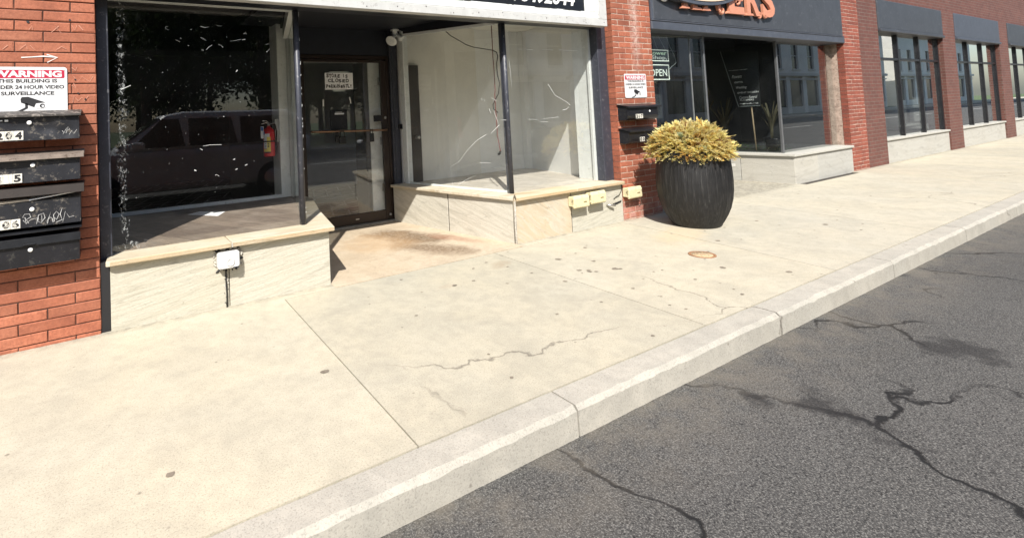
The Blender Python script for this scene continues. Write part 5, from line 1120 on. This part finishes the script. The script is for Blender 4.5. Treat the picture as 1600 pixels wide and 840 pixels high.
dry_plant(9.78, 1.15, .468, .75, 22, 'pale spiky plant in a pot at the back of the far flower shop window', (.15, .125, .07), 1)
dry_plant(9.85, .45, .468, .62, 20, 'pale spiky plant in front of the stick of the shop board', (.16, .14, .08), 2)
dry_plant(9.72, 1.5, .468, .95, 16, 'tall dry branches deep in the far flower shop window', (.16, .11, .06), 3)
rr = random.Random(4); mb = MB()
for k in range(900):
    x, y = rr.uniform(9.60, 10.2), rr.uniform(.3, 1.6); s_ = rr.uniform(.015, .035); a = rr.uniform(0, 6.28); z = .468+rr.uniform(0, .10)
    c_ = (.05*rr.uniform(.6, 1.6), .10*rr.uniform(.6, 1.5), .03); d = Vector((math.cos(a), math.sin(a), rr.uniform(-.3, .8)))*s_; e = Vector((-math.sin(a), math.cos(a), rr.uniform(-.2, .2)))*s_*.5
    p = Vector((x, y, z)); mb.add([p, p+d*.5+e, p+d, p+d*.5-e], [(0, 1, 2, 3)], 0, c_)
o = mb.build('ground_cover', leafm); tag(o, 'low green leaf filling along the floor of the far flower shop window', 'greenery', kind='stuff')

# ------------------------------------------------------------------ row further along (outside the photograph)
nb_ = thing('brick_building', 'dark brick building further along the row beyond the flower shop', 'building', (12.3, 0, 0))
for k in range(9): x = 12.3+k*4.6; mb = MB(); mb.box(x, x+.9, 0, .35, -.1, 3.2); mb.build('brick_pier', wall_dark, nb_)
mb = MB(); mb.box(12.3, 54, .05, .36, 3.2, 7.0); mb.build('wall', wall_dark, nb_)
for k in range(8):
    x = 12.3+k*4.6
    mb = MB(); mb.cbox(x+.9, x+4.6, -.02, .3, 2.62, 3.199, .01); mb.cbox(x+.9, x+4.6, -.05, .3, 2.56, 2.618, .01); mb.build('sign_fascia', (charcoal, charcoal_trim)[k % 2], nb_)
    mb = MB(); mb.cbox(x+.9, x+4.6, .03, .3, -.1, .43, .006); mb.cbox(x+.9, x+4.6, .0, .3, .431, .47, .006); mb.build('stall_riser', stone_grey, nb_)
    mb = MB()
    for f in (0, .33, .66, .985): mb.cbox(x+.9+3.7*f, x+.96+3.7*f, .08, .14, .471, 2.558, .004)
    mb.cbox(x+.961, x+4.59, .085, .135, 2.02, 2.07, .003); w_ = mb.build('window_frame', black_metal, nb_)
    pane('window_pane', (x+.9, .12), (x+4.6, .12), .471, 2.558, glass_dark, w_)
    mb = MB(); mb.box(x+.9, x+4.6, 1.6, 1.65, 0, 2.6); mb.box(x+.9, x+4.6, .36, 1.6, .40, .42); mb.box(x+1.3, x+2.3, 1.0, 1.05, .6, 1.7); mb.build('interior_wall', grey_wall if k % 2 else dark_wall, nb_)
mb = MB(); mb.box(12.3, 54, .36, 10, 7, 7.1); mb.box(12.31, 54, 2.5, 2.6, -.1, 7); mb.build('roof', charcoal, nb_)
nl = thing('brick_building', 'red brick wall of the building adjoining the shop on its left', 'building', (-1.5, 0, 0))
mb = MB(); mb.box(-30, -1.505, .0, .4, -.1, 6.5); mb.box(-30, -1.505, .4, 9, 6.3, 6.5); mb.build('wall', wall_red, nl)

# ------------------------------------------------------------------ across the street: what the glass reflects
def ob(x0, x1, z0, z1, y0, y1): return (x0, x1, y0, y1, z0, z1)
pale = mat('pale_render', (.74, .72, .65), .8, var=.08, scale=1, bmp=.1); trim_ = mat('pale_cornice', (.58, .56, .50), .8, var=.06, bmp=0); dim_glass = mat('far_window_glass', (.02, .024, .03), .08, var=.2, bmp=0)
bt = thing('building', 'pale two storey building across the street with tall upper windows', 'building', (16, -20, 0))
mb = MB(); X0, X1, yF = 16.5, 44, -17.5
mb.box(X0, X1, yF-8, yF-.3, 0, 8.4); nw = 9
for k in range(nw+1):
    x = X0+(X1-X0)*k/nw; mb.box(x-.9 if k else x, x+.9 if k < nw else x, yF-.3, yF, 4.0, 6.4)
mb.box(X0, X1, yF-.3, yF, 6.4, 8.4); mb.box(X0, X1, yF-.3, yF, 3.3, 4.0)
for k in range(nw+1): x = X0+(X1-X0)*k/nw; mb.box(x-.35 if k else x, x+.35 if k < nw else x, yF-.3, yF, 0, 3.3)
mb.build('wall', pale, bt)
mb = MB(); mb.box(X0-.2, X1+.2, yF+.001, yF+.35, 8.1, 8.5); mb.box(X0-.1, X1+.1, yF+.001, yF+.2, 3.35, 3.6); mb.box(X0-.1, X1+.1, yF+.001, yF+.1, 3.0, 3.1); mb.build('cornice', trim_, bt)
for k in range(nw):
    xa = X0+(X1-X0)*k/nw; xb = X0+(X1-X0)*(k+1)/nw
    mb = MB(); mb.box(xa+.92, xb-.92, yF-.2, yF-.15, 4.0, 6.4); w_ = mb.build('window', dim_glass, bt)
    mb = MB(); mb.box(xa+.85, xb-.85, yF+.001, yF+.1, 3.85, 3.99); mb.box(xa+.92, xb-.92, yF-.148, yF-.12, 5.15, 5.22); mb.build('sill', trim_, w_)
    mb = MB(); mb.box(xa+.36, xb-.36, yF-.2, yF-.15, .6, 3.0); mb.build('shop_window', dim_glass, bt)
    mb = MB(); mb.box(xa+.36, xb-.36, yF-.25, yF-.02, 0, .6); mb.build('panel', trim_, bt)
for x_, lb in ((30.5, 'pale two storey building across the street, second along the row'), (61, 'pale two storey building across the street, furthest along the row')):
    c_ = copy_tree(bt); c_.location.x += x_; c_['label'] = lb
# trees of the park
tree_leaf = leaf_mat('tree_leaf'); bark = mat('bark', (.10, .075, .055), .95, var=.3, bmp=.8, bscale=20)
def tree(loc, H, rad, seed, label):
    t = thing('park_tree', label, 'tree', loc, 'park trees across the street'); rr = random.Random(seed)
    X, Y, Z = loc; mb = MB(); mb.tube([(X, Y, Z-.1), (X+.05, Y, Z+H*.2), (X-.05, Y+.1, Z+H*.45), (X, Y, Z+H*.8)], [.26, .2, .15, .05], 9); tips = []
    for k in range(9):
        a = rr.uniform(0, 6.28); z0 = H*rr.uniform(.22, .6); L = rad*rr.uniform(.6, 1.0); e = rr.uniform(.2, .8)
        p1 = Vector((X+math.cos(a)*L*.5, Y+math.sin(a)*L*.5, Z+z0+L*.35*e)); p2 = Vector((X+math.cos(a)*L, Y+math.sin(a)*L, Z+z0+L*e)); mb.tube([(X, Y, Z+z0), p1, p2], [.1, .06, .02], 6); tips += [p1, p2]
    mb.build('trunk', bark, t); mb = MB()
    cl = [(p, rad*rr.uniform(.28, .45)) for p in tips]+[(Vector((X+rr.uniform(-.5, .5)*rad, Y+rr.uniform(-.5, .5)*rad, Z+H*rr.uniform(.55, .95))), rad*rr.uniform(.3, .5)) for _ in range(12)]
    for c_, r_ in cl:
        tone = rr.uniform(.6, 1.25)
        for k in range(330):
            d = Vector((rr.gauss(0, 1), rr.gauss(0, 1), rr.gauss(0, .8))).normalized()*r_*rr.random()**.4; p = c_+d; s_ = rr.uniform(.07, .15)
            a = Vector((rr.gauss(0, 1), rr.gauss(0, 1), rr.gauss(0, 1))).normalized()*s_; b = a.orthogonal().normalized()*s_*.6
            f_ = tone*rr.uniform(.7, 1.3); mb.add([p-a, p+b, p+a, p-b], [(0, 1, 2, 3)], 0, (.045*f_, .075*f_, .022*f_))
    mb.build('crown', tree_leaf, t); return t
tl = ['leafy park tree across the street, behind the silver van', 'broad leafy park tree across the street with a low crown', 'tall leafy park tree across the street at the edge of the lawn', 'leafy park tree nearest the pale building across the street', 'leafy park tree far back on the lawn across the street', 'small leafy park tree at the left end of the park row']
T1 = tree((1.5, -18.5, 0), 9.5, 3.6, 1, tl[0]); T2 = tree((6.6, -19.5, 0), 10.5, 3.9, 2, tl[1])
for src, (x, y), lb, s_ in ((T1, (11.5, -20), tl[2], 0), (T2, (-3.5, -19.5), tl[3-3+5], 0), (T1, (14.2, -25), tl[3], 0), (T2, (3.5, -27), tl[4], 0)):
    c_ = copy_tree(src); c_.location = (x, y, 0); c_.rotation_euler.z = x; c_['label'] = lb
# vehicles
wood = []
for i in range(16):
    c_ = copy_tree((T1, T2)[i % 2]); c_.location = (-14+i*2.6+(i*37 % 5)*.3, -31-(i*53 % 7)*1.2, 0); c_.rotation_euler.z = i*1.3; c_.scale = (1.15, 1.15, 1.2)
    c_['label'] = 'one of the leafy trees in the far row behind the park lawn'; c_['group'] = 'far row of park trees'
def car(name, label, loc, paint, L, W, H, prof_hood, seed=0):
    t = thing(name, label, 'car' if 'van' not in name else 'van', loc); X, Y, Z = loc
    bx = lambda f: X-L/2+L*f
    mb = MB(); low = [(0, .30), (.0, .62), (.03, .78), (.19 if prof_hood else .17, 1.02 if prof_hood else .92), (.80 if not prof_hood else .985, 1.06 if prof_hood else .98), (1.0, .86), (1.0, .34), (.93, .26), (.07, .26)]
    n_ = len(low)
    for s0, s1, ins in ((-1, 1, 0),):
        vs = [(bx(f), Y-W/2, Z+z) for f, z in low]+[(bx(f), Y+W/2, Z+z) for f, z in low]
        mb.add(vs, [tuple(range(n_)), tuple(range(2*n_-1, n_-1, -1))]+[(n_+i, n_+(i+1) % n_, (i+1) % n_, i) for i in range(n_)])
    top = [(.20, 1.0), (.39, H-.06), (.46, H), (.88, H-.02), (.96, H-.18), (.985, 1.04)] if prof_hood else [(.24, .93), (.40, H-.04), (.48, H), (.66, H-.02), (.84, .97)]
    i_ = .17; n_ = len(top)
    wid = lambda z: W/2-.02-(z-.95)/(H-.95)*i_
    vs = [(bx(f), Y-wid(z), Z+z) for f, z in top]+[(bx(f), Y+wid(z), Z+z) for f, z in top]
    mb.add(vs, [tuple(range(n_)), tuple(range(2*n_-1, n_-1, -1))]+[(n_+i, n_+(i+1) % n_, (i+1) % n_, i) for i in range(n_)])
    body = mb.build('body', paint, t, .11)
    gl = mat(name+'_glass', (.012, .014, .016), .04, var=.1, bmp=0); rub = rubber
    for s_ in (-1, 1):
        segs = ([(.27, .30, .46), (.475, .475, .66), (.675, .675, .93)] if prof_hood else [(.30, .37, .52), (.535, .535, .76)])
        for a, b, c_ in segs:
            z0, z1 = (1.08, H-.14) if prof_hood else (.99, H-.12)
            a2 = a+(.11 if a == segs[0][0] else 0); c2 = c_-(.02 if c_ != segs[-1][2] else (.03 if prof_hood else .12))
            P = [(bx(a), Y+s_*(wid(z0)+.006), Z+z0), (bx(c_), Y+s_*(wid(z0)+.006), Z+z0), (bx(c2), Y+s_*(wid(z1)+.006), Z+z1), (bx(a2), Y+s_*(wid(z1)+.006), Z+z1)]
            m_ = MB(); m_.add(P if s_ < 0 else P[::-1], [(0, 1, 2, 3)]); m_.build('side_window', gl, t)
        m_ = MB(); m_.cbox(bx(.27), bx(.315), Y+s_*(W/2+.13)-.09, Y+s_*(W/2+.13)+.09, Z+1.05, Z+1.20, .03); m_.build('mirror', paint, t)
        for f in (.17, .80):
            m_ = MB(); m_.lathe([(.20, -.11), (.33, -.10), (.34, 0), (.33, .10), (.20, .11)], bx(f), Y+s_*(W/2-.10), Z+.34, 28, M=Matrix.Rotation(R(90), 3, 'X')); w_ = m_.build('tyre', rub, t)
            m_ = MB(); m_.lathe([(0, -.115), (.19, -.112), (.205, -.09), (.205, .09), (.19, .112), (0, .115)], bx(f), Y+s_*(W/2-.10), Z+.34, 20, M=Matrix.Rotation(R(90), 3, 'X')); m_.build('rim', steel, w_)
        m_ = MB(); m_.cbox(bx(.003), bx(.05), Y+s_*(W/2-.30)-.18, Y+s_*(W/2-.30)+.18, Z+.62, Z+.74, .03); m_.build('headlight', label_white, t)
        for f in (.50, .70): m_ = MB(); m_.cbox(bx(f), bx(f+.035), Y+s_*(W/2+.012)-.012, Y+s_*(W/2+.012)+.012, Z+.92, Z+.945, .006); m_.build('door_handle', paint, t)
    a, b = top[0], top[1]
    m_ = MB(); k0, k1 = .15, .92; za, zb2 = a[1]+(b[1]-a[1])*k0, a[1]+(b[1]-a[1])*k1; xa, xb = a[0]+(b[0]-a[0])*k0, a[0]+(b[0]-a[0])*k1
    m_.add([(bx(xa)-.012, Y-wid(za)+.05, Z+za+.01), (bx(xb)-.012, Y-wid(zb2)+.05, Z+zb2+.01), (bx(xb)-.012, Y+wid(zb2)-.05, Z+zb2+.01), (bx(xa)-.012, Y+wid(za)-.05, Z+za+.01)], [(0, 1, 2, 3)]); m_.build('windscreen', gl, t)
    return t
silver = mat('silver_car_paint', (.50, .52, .54), .38, .0, var=.04, bmp=0)
car('parked_van', 'silver minivan on the street facing the shop, seen only in the window glass', (1.55, -6.9, -.13), silver, 4.9, 1.9, 1.74, True)
dark_car = mat('dark_car_paint', (.03, .034, .042), .2, .4, var=.05, bmp=0)
car('parked_car', 'dark saloon car parked on the street further right, mirrored in the right window', (9.6, -6.9, -.13), dark_car, 4.5, 1.8, 1.42, False)
white_car = mat('white_car_paint', (.7, .7, .69), .25, 0, var=.03, bmp=0)
car('parked_car', 'white saloon car parked at the far kerb in front of the park lawn', (5.2, -12.9, -.13), white_car, 4.4, 1.8, 1.42, False)
